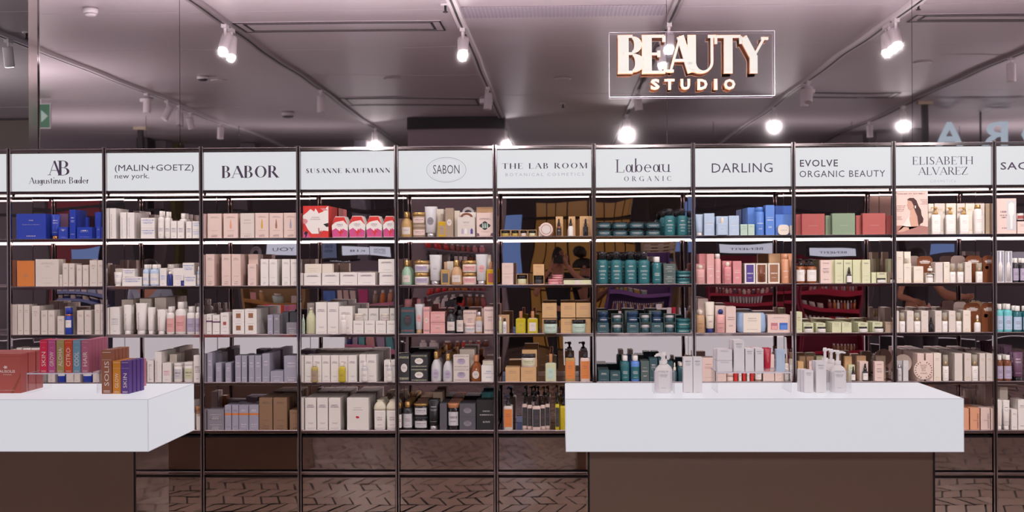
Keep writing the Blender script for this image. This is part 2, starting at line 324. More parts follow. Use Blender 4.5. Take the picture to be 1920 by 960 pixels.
# ---------------------------------------------------------------- ceiling fittings
def thing(o, label, cat, group=None):
    o['label'] = label; o['category'] = cat
    if group: o['group'] = group
    return o
TRX = [-4.66, -2.66, -.79, .87, 2.64, 4.25]
TRN = ['first', 'second', 'third', 'fourth', 'fifth', 'sixth']
wht = pm('white_enamel', 'd9d2d4', .4); dkp = pm('dark_slot', '2d282b', .5)
for i, x in enumerate(TRX):
    y0 = -16 if i else -16; y1 = .36 if i else 9
    t = mk('lighting_track', M().box(-.035, .035, y0, y1, -.035, 0), wht if i in (0, 2, 4) else pm('grey_track', '9a9093', .4, .4), None, (x, 0, HC))
    mk('slot', M().box(-.009, .009, y0+.02, y1-.02, -.037, -.034), dkp, t)
    thing(t, 'straight ceiling lighting track, %s counting from the door end of the mirror wall' % TRN[i], 'lighting track', 'ceiling lighting tracks')
def spot(x, y, tilt, turn, on, label, r=.043, L=.17):
    "a cylinder track spotlight on a short stem"
    body = M().lathe([(r*.97, -L/2), (r, -L/2+.01), (r, L/2-.012), (r*.9, L/2)], 18)
    rt = ob('track_spotlight', None, None, (x, y, HC-.035)); hd = ob('lamp_head', body.mesh('lamp_head', wht), rt, (0, 0, -.145)); hd.rotation_euler = (tilt, 0, turn)
    mk('lamp_stem', M().tube([(0, 0, 0), (0, 0, -.09)], .012, 8).box(-.02, .02, -.05, .05, -.03, 0), wht, rt)
    mk('lens', M().lathe([(r*.86, -L/2-.002), (r*.86, -L/2+.004)], 18), lamp_lit if on else pm('dull_lens', 'b9b2b2', .3), hd)
    thing(rt, label, 'spotlight', 'track spotlights'); return rt, hd
lampspec = []   # x, ceiling pixel of the stem, tilt, turn, lit
def track_y(i, y, z=None):
    "depth on track i that the mirror shows at height y"
    z = HC-.1 if z is None else z
    d = (z-CAM.z)*F/(487 - (0.0049*( 960+(TRX[i])*F/12-1052)) - y); return 2*MIR - (CAM.y + d)
wash = [(0, 62, 0), (1, 62, .10), (1, 64, -.12), (2, 72, -.1), (2, 68, .12), (3, 66, .1), (3, 90, -.1), (4, 60, .0), (4, 66, .16), (4, 56, -.2)]
cnt = {}
for i, yy, tn in wash:
    y = track_y(i, yy) if i else track_y(0, 62); k = cnt.get(i, 0); cnt[i] = k+1
    rt, hd = spot(TRX[i], y - .15*k, math.radians(38 if k != 1 else 24), tn, True, 'lit white spotlight aimed at the shelves, %s on the %s track' % (ORD[k], TRN[i]))
    ld = bpy.data.lights.new('spot_beam', 'SPOT'); ld.energy = SPOT_W*(1.2 if i in (0, 4) else .8); ld.spot_size = math.radians(118); ld.spot_blend = 1; ld.shadow_soft_size = .03; ld.color = (1, .95, .93)
    lo = ob('beam', ld, hd, (0, 0, -.1)); lo.rotation_euler = (math.radians(14), 0, 0)
others = [(1, 185, 0, .2, 0), (0, 205, .5, .9, 0), (0, 214, .2, -.5, 0), (0, 222, -.3, .4, 0), (2, 180, .25, .4, 0), (3, 185, .2, -.5, 0), (4, 170, .45, .3, 0), (4, 176, .1, -.2, 0), (4, 214, .1, 0, 1),
          (5, 214, .2, .2, 1), (3, 228, .1, .2, 1), (3, 230, .1, -.2, 1), (1, 254, .1, 0, 1), (2, 250, .1, .1, 1), (5, 240, .1, .1, 0), (0, 190, .1, .1, 0), (5, 130, .1, .1, 0), (0, 244, .1, 0, 0)]
cnt2 = {}
for i, yy, ti, tu, on in others:
    k = cnt2.get(i, 0); cnt2[i] = k+1
    rt, hd = spot(TRX[i], track_y(i, yy), ti, tu, on, '%s white spotlight seen in the mirror wall, %s far one on the %s track' % ('lit' if on else 'unlit', ORD[k], TRN[i]))
    if on:
        ld = bpy.data.lights.new('far_beam', 'SPOT'); ld.energy = FAR_W; ld.spot_size = math.radians(75); ld.spot_blend = .8; ld.shadow_soft_size = .04; ld.color = (1, .95, .94)
        lo = ob('beam', ld, rt, (0, .03, -.25)); dv = Vector((-TRX[i]*.6, -rt.location.y, 1.0-3.3)); lo.rotation_euler = dv.to_track_quat('-Z', 'Y').to_euler()
spot(TRX[0], 2.75, math.radians(14), 0, True, 'lit white spotlight hanging beyond the trim, seen directly')
def disc(name, x, y, r, h, label, cat, stem=0., mat=None, gap=0.):
    o = mk(name, M().lathe([(r*.9, -h-stem), (r, -h*.7-stem), (r, -stem)], 22), mat or wht, None, (x, y, HC))
    mk('rim', M().lathe([(r*1.04, -h*.28-stem), (r*1.04, -h*.1-stem)], 22), pm('grey_rim', '8f8689', .4), o)
    if stem: mk('stem', M().tube([(0, 0, 0), (0, 0, -stem-.01)], .012, 8), wht, o)
    if gap: mk('vent_slot', M().lathe([(r*.93, -h-.004), (r*.6, -h-.016), (r*.5, -h-.018)], 22), dkp if gap > 1 else wht, o)
    return thing(o, label, cat)
for x, y, st, la in ((275, 172, .08, 'round white drum sensor on the first track beside the trim'), (912, 168, .08, 'round white drum sensor hanging on the third track'), (1515, 152, .08, 'round white drum sensor hanging on the fifth track')):
    a_, b_ = ceil_at(x, y); disc('ceiling_sensor', a_, b_, .075, .06, la, 'sensor', st)
a_, b_ = ceil_at(170, 14); disc('smoke_detector', a_, b_, .055, .045, 'white smoke detector with a slotted skirt near the trim', 'smoke detector', gap=1)
a_, b_ = ceil_at(380, 143); disc('smoke_detector', a_, b_, .06, .04, 'white smoke detector with a dark underside between two tracks', 'smoke detector', gap=2)
a_, b_ = ceil_at(540, 208); disc('smoke_detector', a_, b_, .08, .05, 'far small smoke detector beyond the second track', 'smoke detector', gap=2)
for x, y, la in ((1055, 147, 'flat round speaker disc between third and fourth tracks'), (410, 152, 'flat round speaker disc beyond the dark smoke detector'), (735, 147, 'flat round speaker disc between second and third tracks'), (1730, 118, 'flat round speaker disc beyond the fifth track'), (1612, 182, 'far flat speaker disc near the sixth track')):
    a_, b_ = ceil_at(x, y); disc('ceiling_speaker', a_, b_, .085, .012, la, 'speaker', 0, pm('speaker_grille', 'c0b7b9', .5))
for x, y, la in ((835, 8, 'sprinkler head beside the third track over the aisle'), (1722, 4, 'sprinkler head at the corner of the air slot'), (50, 60, 'sprinkler head on the ceiling beyond the trim'), (1056, 190, 'small far sprinkler head past the speaker disc')):
    a_, b_ = ceil_at(x, y)
    if x == 50: q = px(50, 60, 0); t_ = (HC-CAM.z)/(q.z-CAM.z); q = CAM + (q-CAM)*t_; a_, b_ = q.x, q.y
    o = mk('sprinkler', M().lathe([(.035, -.012), (.04, 0)], 16), wht, None, (a_, b_, HC)); mk('nozzle', M().lathe([(.018, -.06), (.02, -.055), (.009, -.05), (.009, 0)], 12), dkp, o); thing(o, la, 'sprinkler')
# long air slots: two nested dark grooves round a flush plate
def slot(x0, y0, x1, y1, la):
    (ax, ay), (bx, by) = ceil_at(x0, y0), ceil_at(x1, y1); w = abs(ay-by); cx, cy, lw = (ax+bx)/2, (ay+by)/2, abs(bx-ax)
    o = ob('air_diffuser', None, None, (cx, cy, HC))
    mk('plate', M().box(-lw/2, lw/2, -w/2, w/2, -.006, 0), ceil_m, o)
    for q, g in ((0, .014), (.07, .02)):
        m = M(); X, Y = lw/2-q, w/2-q*.8
        for bx4 in ((-X, X, -Y, -Y+g), (-X, X, Y-g, Y), (-X, -X+g, -Y, Y), (X-g, X, -Y, Y)): m.box(*bx4, -.010, -.005)
        mk('groove', m, dkp, o)
    thing(o, la, 'air vent')
slot(462, 60, 826, 37, 'long slotted air diffuser between the second and third tracks')
slot(1700, 40, 1985, 24, 'long slotted air diffuser beyond the fifth track')
slot(650, 196, 905, 182, 'far slotted air diffuser near the black beam')
slot(1500, 182, 1690, 172, 'far slotted air diffuser near the sixth track')
ax, ay = ceil_at(870, 31); bx, by = ceil_at(1255, 9)
o = mk('return_grille', M().box(ax, bx, by, ay, HC-.006, HC), pm('grille_frame', 'b0a7ac', .5), None); g = M()
for k in range(int((bx-ax)/.03)): g.box(ax+.01+k*.03, ax+.026+k*.03, by+.01, ay-.01, HC-.009, HC-.006)
mk('grille_bars', g, pm('grille_bar', '9b92a0', .5), o, kind='stuff'); thing(o, 'long perforated return grille between third and fourth tracks', 'grille')
# ---------------------------------------------------------------- BEAUTY STUDIO sign
YS = MIR - .05
p0, p1 = px(1143, 181.6, YS), px(1452, 57.7, YS); wx, hz = p1.x-p0.x, p1.z-p0.z
bs = mk('wall_sign', M().box(0, wx, 0, .008, 0, hz), clear, None, (p0.x, YS, p0.z)); thing(bs, 'clear acrylic wall sign with lit cream letters reading BEAUTY STUDIO', 'sign')
e = M(); e.box(-.002, 0, -.001, .009, 0, hz).box(wx, wx+.002, -.001, .009, 0, hz).box(0, wx, -.001, .009, -.002, 0).box(0, wx, -.001, .009, hz, hz+.002); mk('edge', e, acr_edge, bs)
def slab_word(word, ext, x0, x1, y0, y1, st, **k):
    n = len(word); 
    for ch, (a_, b_) in zip(word, ext):
        q0, q1 = px(a_, y1, YS), px(b_, y0, YS)
        for dep, mt, nm, yy in ((.028, copper, 'letter_return', -.001), (.030, letter_lit, 'letter_face', -.0)):
            s_ = 1.0 if nm == 'letter_return' else .0
            g_ = .0022 if s_ else 0
            o_ = letter(bs, ch, mt, q0.x-p0.x-g_, q1.x-p0.x+g_, q0.z-p0.z-g_, q1.z-p0.z+g_, yy - (0 if s_ else .0285), st, depth=dep if s_ else .002, name=nm, **k)
slab_word('BEAUTY', ((1158.5, 1207.5), (1203.5, 1249), (1250, 1301), (1289, 1341), (1339, 1390), (1386, 1439)), 0, 0, 67, 139, 'slab', bold=.10)
for i, (a_, b_) in enumerate(((1220, 1236), (1246, 1264), (1276, 1293), (1307.5, 1325.5), (1338.5, 1344), (1357, 1377.5))):
    q0, q1 = px(a_, 168.6, YS), px(b_, 149, YS)
    for g_, mt, nm, dp, yy in ((.002, copper, 'letter_return', .022, -.011), (0, letter_lit, 'letter_face', .002, -.0235)):
        letter(bs, 'STUDIO'[i], mt, q0.x-p0.x-g_, q1.x-p0.x+g_, q0.z-p0.z-g_, q1.z-p0.z+g_, yy, 'sans', bold=.045, depth=dp, name=nm)
# ---------------------------------------------------------------- shelf wall: one thing for each bay
def post(parent, x, nm='post'):
    m = M(); z1 = TOPZ + .018
    m.cbox(x-.012, x-.005, -.014, .016, 0, z1, .001).cbox(x+.005, x+.012, -.014, .016, 0, z1, .001)
    o = mk(nm, m, chrome, parent); mk('post_core', M().box(x-.005, x+.005, -.004, .014, 0, z1-.006), darkc, o)
SIGNS = {1: [('A', 'serif', 89.6, 115, 329, 301, ink, 0), ('B', 'serif', 108.5, 130, 329, 301, ink, 0), ('Augustinus Bader', 'serif', 53.7, 167, 348, 331, ink, .0)],
 2: [('(MALIN+GOETZ)', 'sans', 215.4, 363.3, 324.5, 308, ink, .0), ('new york.', 'sans', 215.4, 279.6, 337.7, 325, ink, .0)],
 3: [('BABOR', 'serif', 415.6, 524, 334.5, 310, ink, .03)], 4: [('SUSANNE KAUFMANN', 'serif', 573.8, 731.5, 325, 314.5, ink, .06)],
 5: [('SABON', 'sans', 812, 861.5, 326, 309, ink, -.005)], 6: [('THE LAB ROOM', 'serif', 941.7, 1101, 317, 305, ink, .02), ('BOTANICAL COSMETICS', 'sans', 948, 1094.8, 330.4, 323.8, grey_ink, 0)],
 7: [('Labeau', 'serif', 1154, 1257.5, 323.5, 296.5, ink, -.045), ('ORGANIC', 'serif', 1170.4, 1258.3, 340, 329.8, ink, .0)],
 8: [('DARLING', 'sans', 1334.6, 1448.5, 324, 305.4, ink, -.004)], 9: [('EVOLVE', 'sans', 1499.8, 1571, 312.7, 299, ink, .012), ('ORGANIC BEAUTY', 'sans', 1499, 1659.6, 332.5, 319, ink, 0)],
 10: [('ELISABETH', 'serif', 1710.6, 1824.6, 309, 293, ink, -.02), ('ALVAREZ', 'serif', 1721, 1814, 328.3, 312.7, ink, -.02), ('COSMETICS', 'sans', 1744, 1792, 342, 336.7, grey_ink, 0)],
 11: [('SACHAJUAN', 'sans', 1876, 2034, 322.6, 303, ink, .01)]}
SPC = {'BOTANICAL COSMETICS': 1.5, 'ORGANIC': 1.8, 'COSMETICS': 1.3, 'THE LAB ROOM': 1.25, 'ORGANIC BEAUTY': 1.12, 'EVOLVE': 1.15, 'DARLING': 1.05, 'SACHAJUAN': 1.1, 'ELISABETH': 1.05, 'SUSANNE KAUFMANN': 1.2}
BAYS = []
def bay(i):
    xa, xb = PX[i], PX[i+1]; a, b = xa+.0125, xb-.0125
    B = ob('shelf_bay', None, None, (0, 0, 0)); BAYS.append(B)
    thing(B, ('bronze framed shelf bay with a blank backlit header, only partly in view' if i == 0 else 'bronze framed shelf bay with backlit white brand header, %s bay counted from the trim side' % BAYN[i]), 'shelf unit', 'shelf bays of the wall')
    post(B, xa)
    if i == 11: post(B, xb)
    for z in [TOPZ, SIGN0-.010, .298]+[s-.011 for s in SHELF]:
        m = M().cbox(a, b, -.008, .004, z-.009, z+.009, .0012); mk('rail', m, chrome, B)
    hb = mk('header_box', M().box(a, b, .02, .12, SIGN0, SIGN1+.004), darkc, B)
    mk('sign_plate', M().cbox(a+.002, b-.002, .006, .02, SIGN0+.001, SIGN1, .0015), sign_lit, hb)
    for (t, st, x0, x1, y1, y0, mt, bd) in SIGNS.get(i, []):
        q0, q1 = px(x0, y1, .005), px(x1, y0, .005); xm = (q0.x+q1.x)/2
        letter(hb, t, mt, q0.x, q1.x, q0.z, q1.z, .0045, st, bd, SPC.get(t, 1.))
    if i == 5:
        for (x0, x1, y0, y1, w, n) in ((800, 874, 294.6, 342, .0016, 'logo_ring'), (805, 869, 297, 339.5, .0007, 'logo_ring')):
            q0, q1 = px(x0, y1, .005), px(x1, y0, .005); cx, cz, rx, rz = (q0.x+q1.x)/2, (q0.z+q1.z)/2, (q1.x-q0.x)/2, (q1.z-q0.z)/2; m = M(); k = 48
            for j in range(k):
                t0, t1 = 2*PI*j/k, 2*PI*(j+1)/k
                m.add([(cx+rx*math.cos(t0), .0045, cz+rz*math.sin(t0)), (cx+rx*math.cos(t1), .0045, cz+rz*math.sin(t1)), (cx+(rx-w)*math.cos(t1), .0045, cz+(rz-w)*math.sin(t1)), (cx+(rx-w)*math.cos(t0), .0045, cz+(rz-w)*math.sin(t0))], [(0, 1, 2, 3)])
            mk(n, m, ink if w > .001 else grey_ink, hb)
    mk('light_strip', M().lathe([(.005, 0), (.005, b-a-.01)], 8), strip_lit, B, (a+.005, .05, SIGN0-.026)).rotation_euler = (0, PI/2, 0)
    for k, z in enumerate(SHELF):
        s = mk('shelf', M().cbox(a, b, .004, .366, z-.019, z, .001), shelf_metal, B)
        if k == 0: mk('light_strip', M().lathe([(.0045, 0), (.0045, b-a-.01)], 8), strip_lit, s, (a+.005, .018, z-.0245)).rotation_euler = (0, PI/2, 0)
    mk('mirror_back', M().box(xa+.0015, xb-.0015, .375, .385, .28, SIGN0+.02), back_mirror, B)
    mk('mirror_joint', M().box(xa-.003, xa+.003, .371, .376, .28, SIGN0+.02), chrome, B)
    for z0, z1 in ((.318, .522), (.02, .270)):
        d = mk('drawer_front', M().cbox(a+.003, b-.003, .006, .024, z0, z1, .002), drawer_mirror, B)
        mk('drawer_lip', M().box(a+.003, b-.003, .003, .008, z1-.004, z1), chrome, d)
    mk('carcass', M().box(a, b, .03, .37, .0, .53), darkc, B)
for i in range(12): bay(i)
# ---------------------------------------------------------------- glowing counters
Y1, Y2 = CAM.y + 6.0, CAM.y + 6.76
def counter(xa, xb, zt, zb, bxa, bxb, la, lb):
    R_ = ob('display_counter', None, None, ((xa+xb)/2, Y1+.38, 0)); R_.location = (0, 0, 0)
    o = mk('acrylic_block', M().cbox(xa, xb, Y1, Y2, zb, zt, .003), counter_lit, R_)
    mk('top_panel', M().box(xa+.004, xb-.004, Y1+.004, Y2-.004, zt, zt+.0012), top_lit, o)
    w = .0022
    for q in ((xa, xb, Y1-.0008, Y1+w, zt-w, zt+.0006), (xa, xa+w, Y1-.0008, Y1+w, zb, zt), (xb-w, xb+.0006, Y1-.0008, Y1+w, zb, zt), (xa, xb, Y1-.0008, Y1+w, zb-.0005, zb+w), (xb-w, xb+.0006, Y1, Y2, zt-w, zt+.0006), (xb-w, xb+.0006, Y1, Y2, zb-.0005, zb+w)):
        mk('joint', M().box(*q), edge_lit, o)
    thing(R_, la, 'counter', 'glowing display counters')
    p = mk('plinth', M().cbox(bxa, bxb, Y1+.11, Y2-.12, 0, zb-.001, .002), base_metal, R_)
    mk('side_sheet', M().box(bxb, bxb+.003, Y1+.115, Y2-.125, .0, zb-.002), side_metal, p)
    mk('side_sheet', M().box(bxa-.003, bxa, Y1+.115, Y2-.125, .0, zb-.002), side_metal, p)
    mk('corner_trim', M().cbox(bxb-.004, bxb+.005, Y1+.106, Y1+.116, 0, zb-.001, .001), darkc, p)
    mk('corner_trim', M().cbox(bxa-.005, bxa+.004, Y1+.106, Y1+.116, 0, zb-.001, .001), darkc, p)
zt = (px(277, 750, Y1).z + px(1434, 746.5, Y1).z)/2; zb = (px(277, 846.7, Y1).z + px(1434, 847.3, Y1).z)/2
xl1 = px(278, 800, Y1).x; xr0, xr1 = px(1060.5, 800, Y1).x, px(1807.3, 800, Y1).x
b0 = px(1104, 900, Y1+.11).x; b1 = px(1751, 900, Y1+.11).x
counter(xr0, xr1, zt, zb, b0, b1, 'glowing white acrylic counter on a bronze plinth carrying white pump bottles', 'brushed bronze plinth under the counter with white pump bottles')
counter(xl1-(xr1-xr0), xl1, zt, zb, xl1-(xr1-b1)-(b1-b0), px(252.5, 900, Y1+.11).x, 'glowing white acrylic counter on a bronze plinth carrying red and coloured cartons', 'brushed bronze plinth under the counter with red cartons')
# ---------------------------------------------------------------- goods
HX = dict(white='eee6e0', cream='dccfc6', ivory='e9dccd', pink='e3a9a5', blush='e4c9bf', rose='dc8f92', red='d8352f', crimson='c21f3c', coral='ae5550', sage='83957a', blue='1f3aa4', darkblue='1b3a5a', navy='1f2c78', sky='9fb6d8', azure='5f8ad6', deepblue='3f66b8',
  grey='8d8790', lavender='a49fb0', darkgrey='5b5a60', slate='54625f', charcoal='38363a', black='231f22', brown='7a452b', amber='8a4a20', tan='c39b74', kraft='d3a877', darkkraft='8f6e54', orange='d9803f', peach='e0a07c', yellow='cfa52e', gold='c09a62', taupe='a8917c',
  teal='2a6a70', petrol='2f5159', turquoise='6fc3c6', green='9fc0a6', palegreen='d4d3ad', silver='cfcbcd', magenta='cf4f88', purple='55408c', lilac='b6a9c0', plum='6d4a63', mint='bcd2c2', copper='c08058', olive='b4a052', bronze='9a6a4c', dustypink='bf7683', softblue='b9cbe0', citrine='c4b02a')
NM = dict(darkblue='dark blue', deepblue='deep blue', darkgrey='dark grey', darkkraft='brown kraft', palegreen='pale green', dustypink='dusty pink', softblue='soft blue', sage='sage green', lavender='lavender grey', slate='slate green', petrol='dark petrol')
def cname(c): return NM.get(c, c)
BAND = {'A': ((.80, .03, .5), (.745, .014, .62), (.13, .022, .5)), 'B': ((.72, .035, .5), (.62, .016, .6), (.58, .016, .5), (.16, .016, .6)), 'C': ((.62, .05, .6), (.52, .04, .66), (.46, .04, .55), (.16, .03, .5)),
  'S': ((.76, .032, .62), (.715, .032, .7), (.22, .012, .5), (.19, .012, .44), (.05, .012, .8)), 'G': ((.56, .06, .7), (.49, .03, .7), (.43, .03, .66), (.37, .03, .7), (.12, .03, .3)), 'D': ((.5, .035, .7), (.28, .02, .4), (.25, .02, .36)),
  'M': ((.78, .10, .88), (.62, .05, .7), (.53, .05, .8), (.46, .05, .6)), 'L': ((.86, .02, .5), (.82, .014, .66), (.3, .012, .5), (.12, .016, .4)), '0': ()}
def board(c, b='A', i='plum', r=.55): return carton(HX[c], HX[i], BAND[b], r)
def gloss(c, r=.22, t=0.): return pm('gloss_%s_%s' % (c, t), HX[c], r, 0, t, 0, .5, .2)
def metal(c): return pm('metal_'+c, HX[c], .28, .85)
MC = {}
def cached(key, fn):
    if key not in MC: MC[key] = fn()
    return MC[key]
def lab_patch(w, d, z0, z1, mat, fr=.8, k=8, e=.0006, rr=None):
    "label wrapped on the front of a round (elliptic) body"
    m = M(); a = math.pi*fr/2; n = k; b = []
    for i in range(n+1):
        t = -PI/2 - a + 2*a*i/n; b.append(((w/2+e)*math.cos(t), (d/2+e)*math.sin(t)))
    m.add([(x, y, z0) for x, y in b] + [(x, y, z1) for x, y in b], [(i, i+1, i+n+2, i+n+1) for i in range(n)], True); return m
def flatlab(w, d, z0, z1, mat): return M().box(-w/2, w/2, -d/2-.0007, -d/2-.0001, z0, z1)
OVAL = lambda w, h, z, y, k=18: M().add([(w/2*math.cos(2*PI*i/k), y, z + h/2*math.sin(2*PI*i/k)) for i in range(k)], [tuple(range(k))])
def build(kind, w, h, d, col, cap, lab, st, ic):
    "parts of one article: [(name, bmesh data, material)], the first is the body"
    P = []; A = P.append
    if lab == 'none' and kind not in 'tcCpqd': lab = col
    if cap == 'none' and kind not in 'w': cap = 'white'
    if kind in 'bx':
        m = M().cbox(-w/2, w/2, -d/2, d/2, 0, h-.0006, min(.0009, w*.06)); m.box(-w/2+.0016, w/2-.0016, -d/2+.0016, d/2-.001, h-.0006, h)
        A(('carton', m, board(col, st, ic)))
        if kind == 'x': A(('band', M().box(-w/2-.0003, w/2+.0003, -d/2-.0004, d/2, h*.60, h*.68), board(lab, '0')))
    elif kind == 'y':      # carton with a darker square vignette
        A(('carton', M().cbox(-w/2, w/2, -d/2, d/2, 0, h, .0008), board(col, 'L', ic))); s = min(w, h)*.4
        A(('vignette', M().box(-s/2, s/2, -d/2-.0005, -d/2+.001, h*.5-s/2, h*.5+s/2), board(lab, '0')))
    elif kind == 'i':      # ampoule carton
        A(('carton', M().cbox(-w/2, w/2, -d/2, d/2, 0, h, .0008), board(col, 'L', ic)))
        A(('ampoule_print', M().prism([(-w*.06, h*.38), (w*.06, h*.38), (w*.07, h*.5), (w*.04, h*.66), (w*.015, h*.76), (-w*.015, h*.76), (-w*.04, h*.66), (-w*.07, h*.5)], -d/2-.0005, -d/2), board(lab, '0')))
    elif kind == 'X':      # carton with an oval print
        A(('carton', M().cbox(-w/2, w/2, -d/2, d/2, 0, h, .0009), carton(HX[col], HX[ic], ((.86, .03, .9), (.9, .03, .9), (.1, .04, .9), (.14, .02, .9))) if st != '0' else board(col, '0')))
        s = min(w*.62, h*.62); A(('oval_label', OVAL(s, min(h*.5, s*1.35) if h > w else s*.72, h*.5, -d/2-.0006), carton(HX[lab], HX['plum'], ((.6, .06, .5), (.5, .04, .7), (.42, .04, .6)))))
    elif kind == 'k':      # open fronted box holding a jar
        t = .0025; m = M().box(-w/2, w/2, -d/2, d/2, 0, t).box(-w/2, w/2, -d/2, d/2, h-t, h).box(-w/2, -w/2+t, -d/2, d/2, t, h-t).box(w/2-t, w/2, -d/2, d/2, t, h-t).box(-w/2+t, w/2-t, d/2-t, d/2, t, h-t)
        A(('open_box', m, board(col, '0'))); r = (w-.008)/2; H = min(h*.86, h-.008)
        A(('jar', M().lathe([(r*.95, t), (r, t+.003), (r, H*.58), (r*.96, H*.62)], 14, 1, min(1, (d-.006)/(2*r))), gloss(lab)))
        A(('jar_lid', M().lathe([(r, H*.62), (r, H*.97), (r*.96, H)], 14, 1, min(1, (d-.006)/(2*r))), gloss(cap)))
    elif kind == 'w':      # framed window carton
        m = M().box(-w/2, w/2, -d/2+.004, d/2, 0, h); f = w*.13; m.box(-w/2, w/2, -d/2, -d/2+.004, 0, f).box(-w/2, w/2, -d/2, -d/2+.004, h-f, h).box(-w/2, -w/2+f, -d/2, -d/2+.004, f, h-f).box(w/2-f, w/2, -d/2, -d/2+.004, f, h-f)
        A(('carton', m, board(col, '0'))); A(('window_print', M().box(-w/2+f, w/2-f, -d/2+.0015, -d/2+.0045, f, h-f), carton(HX[lab], HX['white'], ((.5, .07, .8), (.25, .03, .5)))))
        if cap != 'none': A(('flask', M().lathe([(w*.26, f), (w*.27, h*.55), (w*.2, h*.62), (w*.12, h*.66), (w*.12, h-f)], 12, 1, .4, 0, -d/2+.003), gloss(cap)))
    elif kind in 'jJ':
        sy = min(1, d/w); r = w/2; c = h*(.30 if kind == 'j' else .17)
        A(('jar', M().lathe([(r*.92, 0), (r*.98, h*.03), (r*.98, h-c-.002), (r*.9, h-c)], 20, 1, sy), gloss(col)))
        A(('lid', M().lathe([(r*.97, h-c), (r, h-c+.001), (r, h-.002), (r*.95, h)], 20, 1, sy), metal(cap) if cap in ('gold', 'silver') else gloss(cap)))
        A(('label', lab_patch(w*.98, w*.98*sy, h*.16, (h-c)*.82, None, .62), carton(HX[lab], HX[ic], ((.6, .16, .8), (.3, .08, .6)))))
    elif kind == 'T':      # tin
        r = w/2; sy = min(1, d/w); A(('tin', M().lathe([(r*.98, 0), (r, h*.04), (r, h*.52)], 22, 1, sy), gloss(col))); A(('tin_lid', M().lathe([(r*1.01, h*.54), (r*1.01, h*.97), (r*.97, h)], 22, 1, sy), gloss(col, .3)))
        A(('label', lab_patch(w, w*sy, h*.08, h*.4, None, .6), carton(HX[col], HX['white'], ((.5, .3, .8),))))
    elif kind in 'pq':     # pump bottle
        hb = h*(.70 if kind == 'p' else .72); r = w/2; sy = min(1, d/w); cr = w*(.26 if kind == 'p' else .2)
        if kind == 'p': A(('bottle', M().lathe([(r*.86, 0), (r*.97, h*.02), (r, h*.06), (r, hb*.84), (r*.94, hb*.92), (r*.74, hb*.98), (r*.5, hb)], 20, 1, sy), gloss(col, .3)))
        else: A(('bottle', M().rlathe([(.96, 0), (1, h*.01), (1, hb*.93), (.96, hb*.97), (.5, hb)], w, d, min(w, d)*.3), gloss(col, .25)))
        A(('pump', M().lathe([(cr*1.25, hb), (cr*1.25, hb+h*.10), (cr*.6, hb+h*.11), (cr*.5, h*.92), (cr*.95, h*.925), (cr*.95, h*.99), (cr*.7, h)], 14).box(-cr*2.4, 0, -cr*.35, cr*.35, h*.955, h*.985).box(-cr*2.5, -cr*2.1, -cr*.3, cr*.3, h*.935, h*.985), gloss(cap)))
        if lab != 'none': A(('label', lab_patch(w, w*sy, hb*.12, hb*.78, None, .62) if kind == 'p' else flatlab(w*.86, d, hb*.12, hb*.86, None), board(lab, st, ic, .5)))
        if kind == 'q' and st == 'E': pass
    elif kind == 'Q':      # bottle whose black pump is a closed dome (cap level with the pump)
        hb = h*.74; r = w/2; sy = min(1, d/w)
        A(('bottle', M().lathe([(r*.8, 0), (r*.95, h*.015), (r, h*.05), (r, hb*.86), (r*.93, hb*.95), (r*.7, hb)], 20, 1, sy), pm('satin_'+col, HX[col], .38)))
        A(('pump', M().lathe([(r*.56, hb), (r*.56, h*.96), (r*.5, h)], 16).box(-r*1.1, 0, -.004, .004, h*.965, h*.99), gloss(cap)))
        A(('print', lab_patch(w, w*sy, hb*.16, hb*.8, None, .5), carton(HX[col], HX['white'], ((.9, .07, .5), (.62, .03, .8), (.56, .03, .9), (.4, .025, .5), (.34, .025, .6), (.12, .05, .5)))))
    elif kind in 'cC':     # bottle with a straight cap
        ch = h*(.2 if kind == 'c' else .13); hb = h-ch; r = w/2; sy = min(1, d/w)
        A(('bottle', M().lathe([(r*.92, 0), (r, h*.025), (r, hb*.86), (r*.9, hb*.94), (r*.5, hb*.985), (r*.45, hb)], 18, 1, sy), gloss(col)))
        A(('cap', M().lathe([(r*.58, hb), (r*.6, hb+.001), (r*.58, h-.001), (r*.52, h)], 16, 1, 1), metal(cap) if cap in ('gold', 'silver', 'copper') else gloss(cap)))
        if lab != 'none': A(('label', lab_patch(w, w*sy, hb*.1, hb*.72, None, .7), carton(HX[lab], HX[ic], BAND[st]) if st != '0' else gloss(lab)))
    elif kind == 'B':      # cylinder with a tall cap of full width
        r = w/2; A(('bottle', M().lathe([(r*.95, 0), (r, .002), (r, h*.7), (r*.9, h*.71)], 18), gloss(col))); A(('collar', M().lathe([(r*1.01, h*.7), (r*1.01, h*.76)], 18), metal('copper')))
        A(('cap', M().lathe([(r, h*.76), (r, h-.002), (r*.92, h)], 18), gloss(cap))); A(('label', lab_patch(w, w, h*.26, h*.54, None, .6), board(lab, 'B', ic)))
    elif kind == 'n':      # tall slim cylinder flask (aerosol) with a round shoulder
        r = w/2; A(('flask', M().lathe([(r*.96, 0), (r, .003), (r, h*.78), (r*.9, h*.82), (r*.72, h*.835)], 18), carton(HX[col], HX[ic], BAND['D'], .3))); A(('cap', M().lathe([(r*.74, h*.835), (r*.74, h*.97), (r*.6, h)], 16), gloss(cap)))
    elif kind == 'O':      # wide shoulder bottle with a ball cap
        A(('bottle', M().rlathe([(.9, 0), (1, h*.02), (1, h*.68), (.9, h*.74), (.5, h*.78)], w, min(d, w), min(w, d)*.3), carton(HX[col], HX[ic], BAND['D'], .35)))
        A(('ball_cap', M().lathe([(w*.12, h*.76), (w*.25, h*.81), (w*.3, h*.88), (w*.25, h*.96), (w*.1, h)], 16), gloss(cap)))
    elif kind == 'd':      # dropper
        hb = h*.58; r = w/2
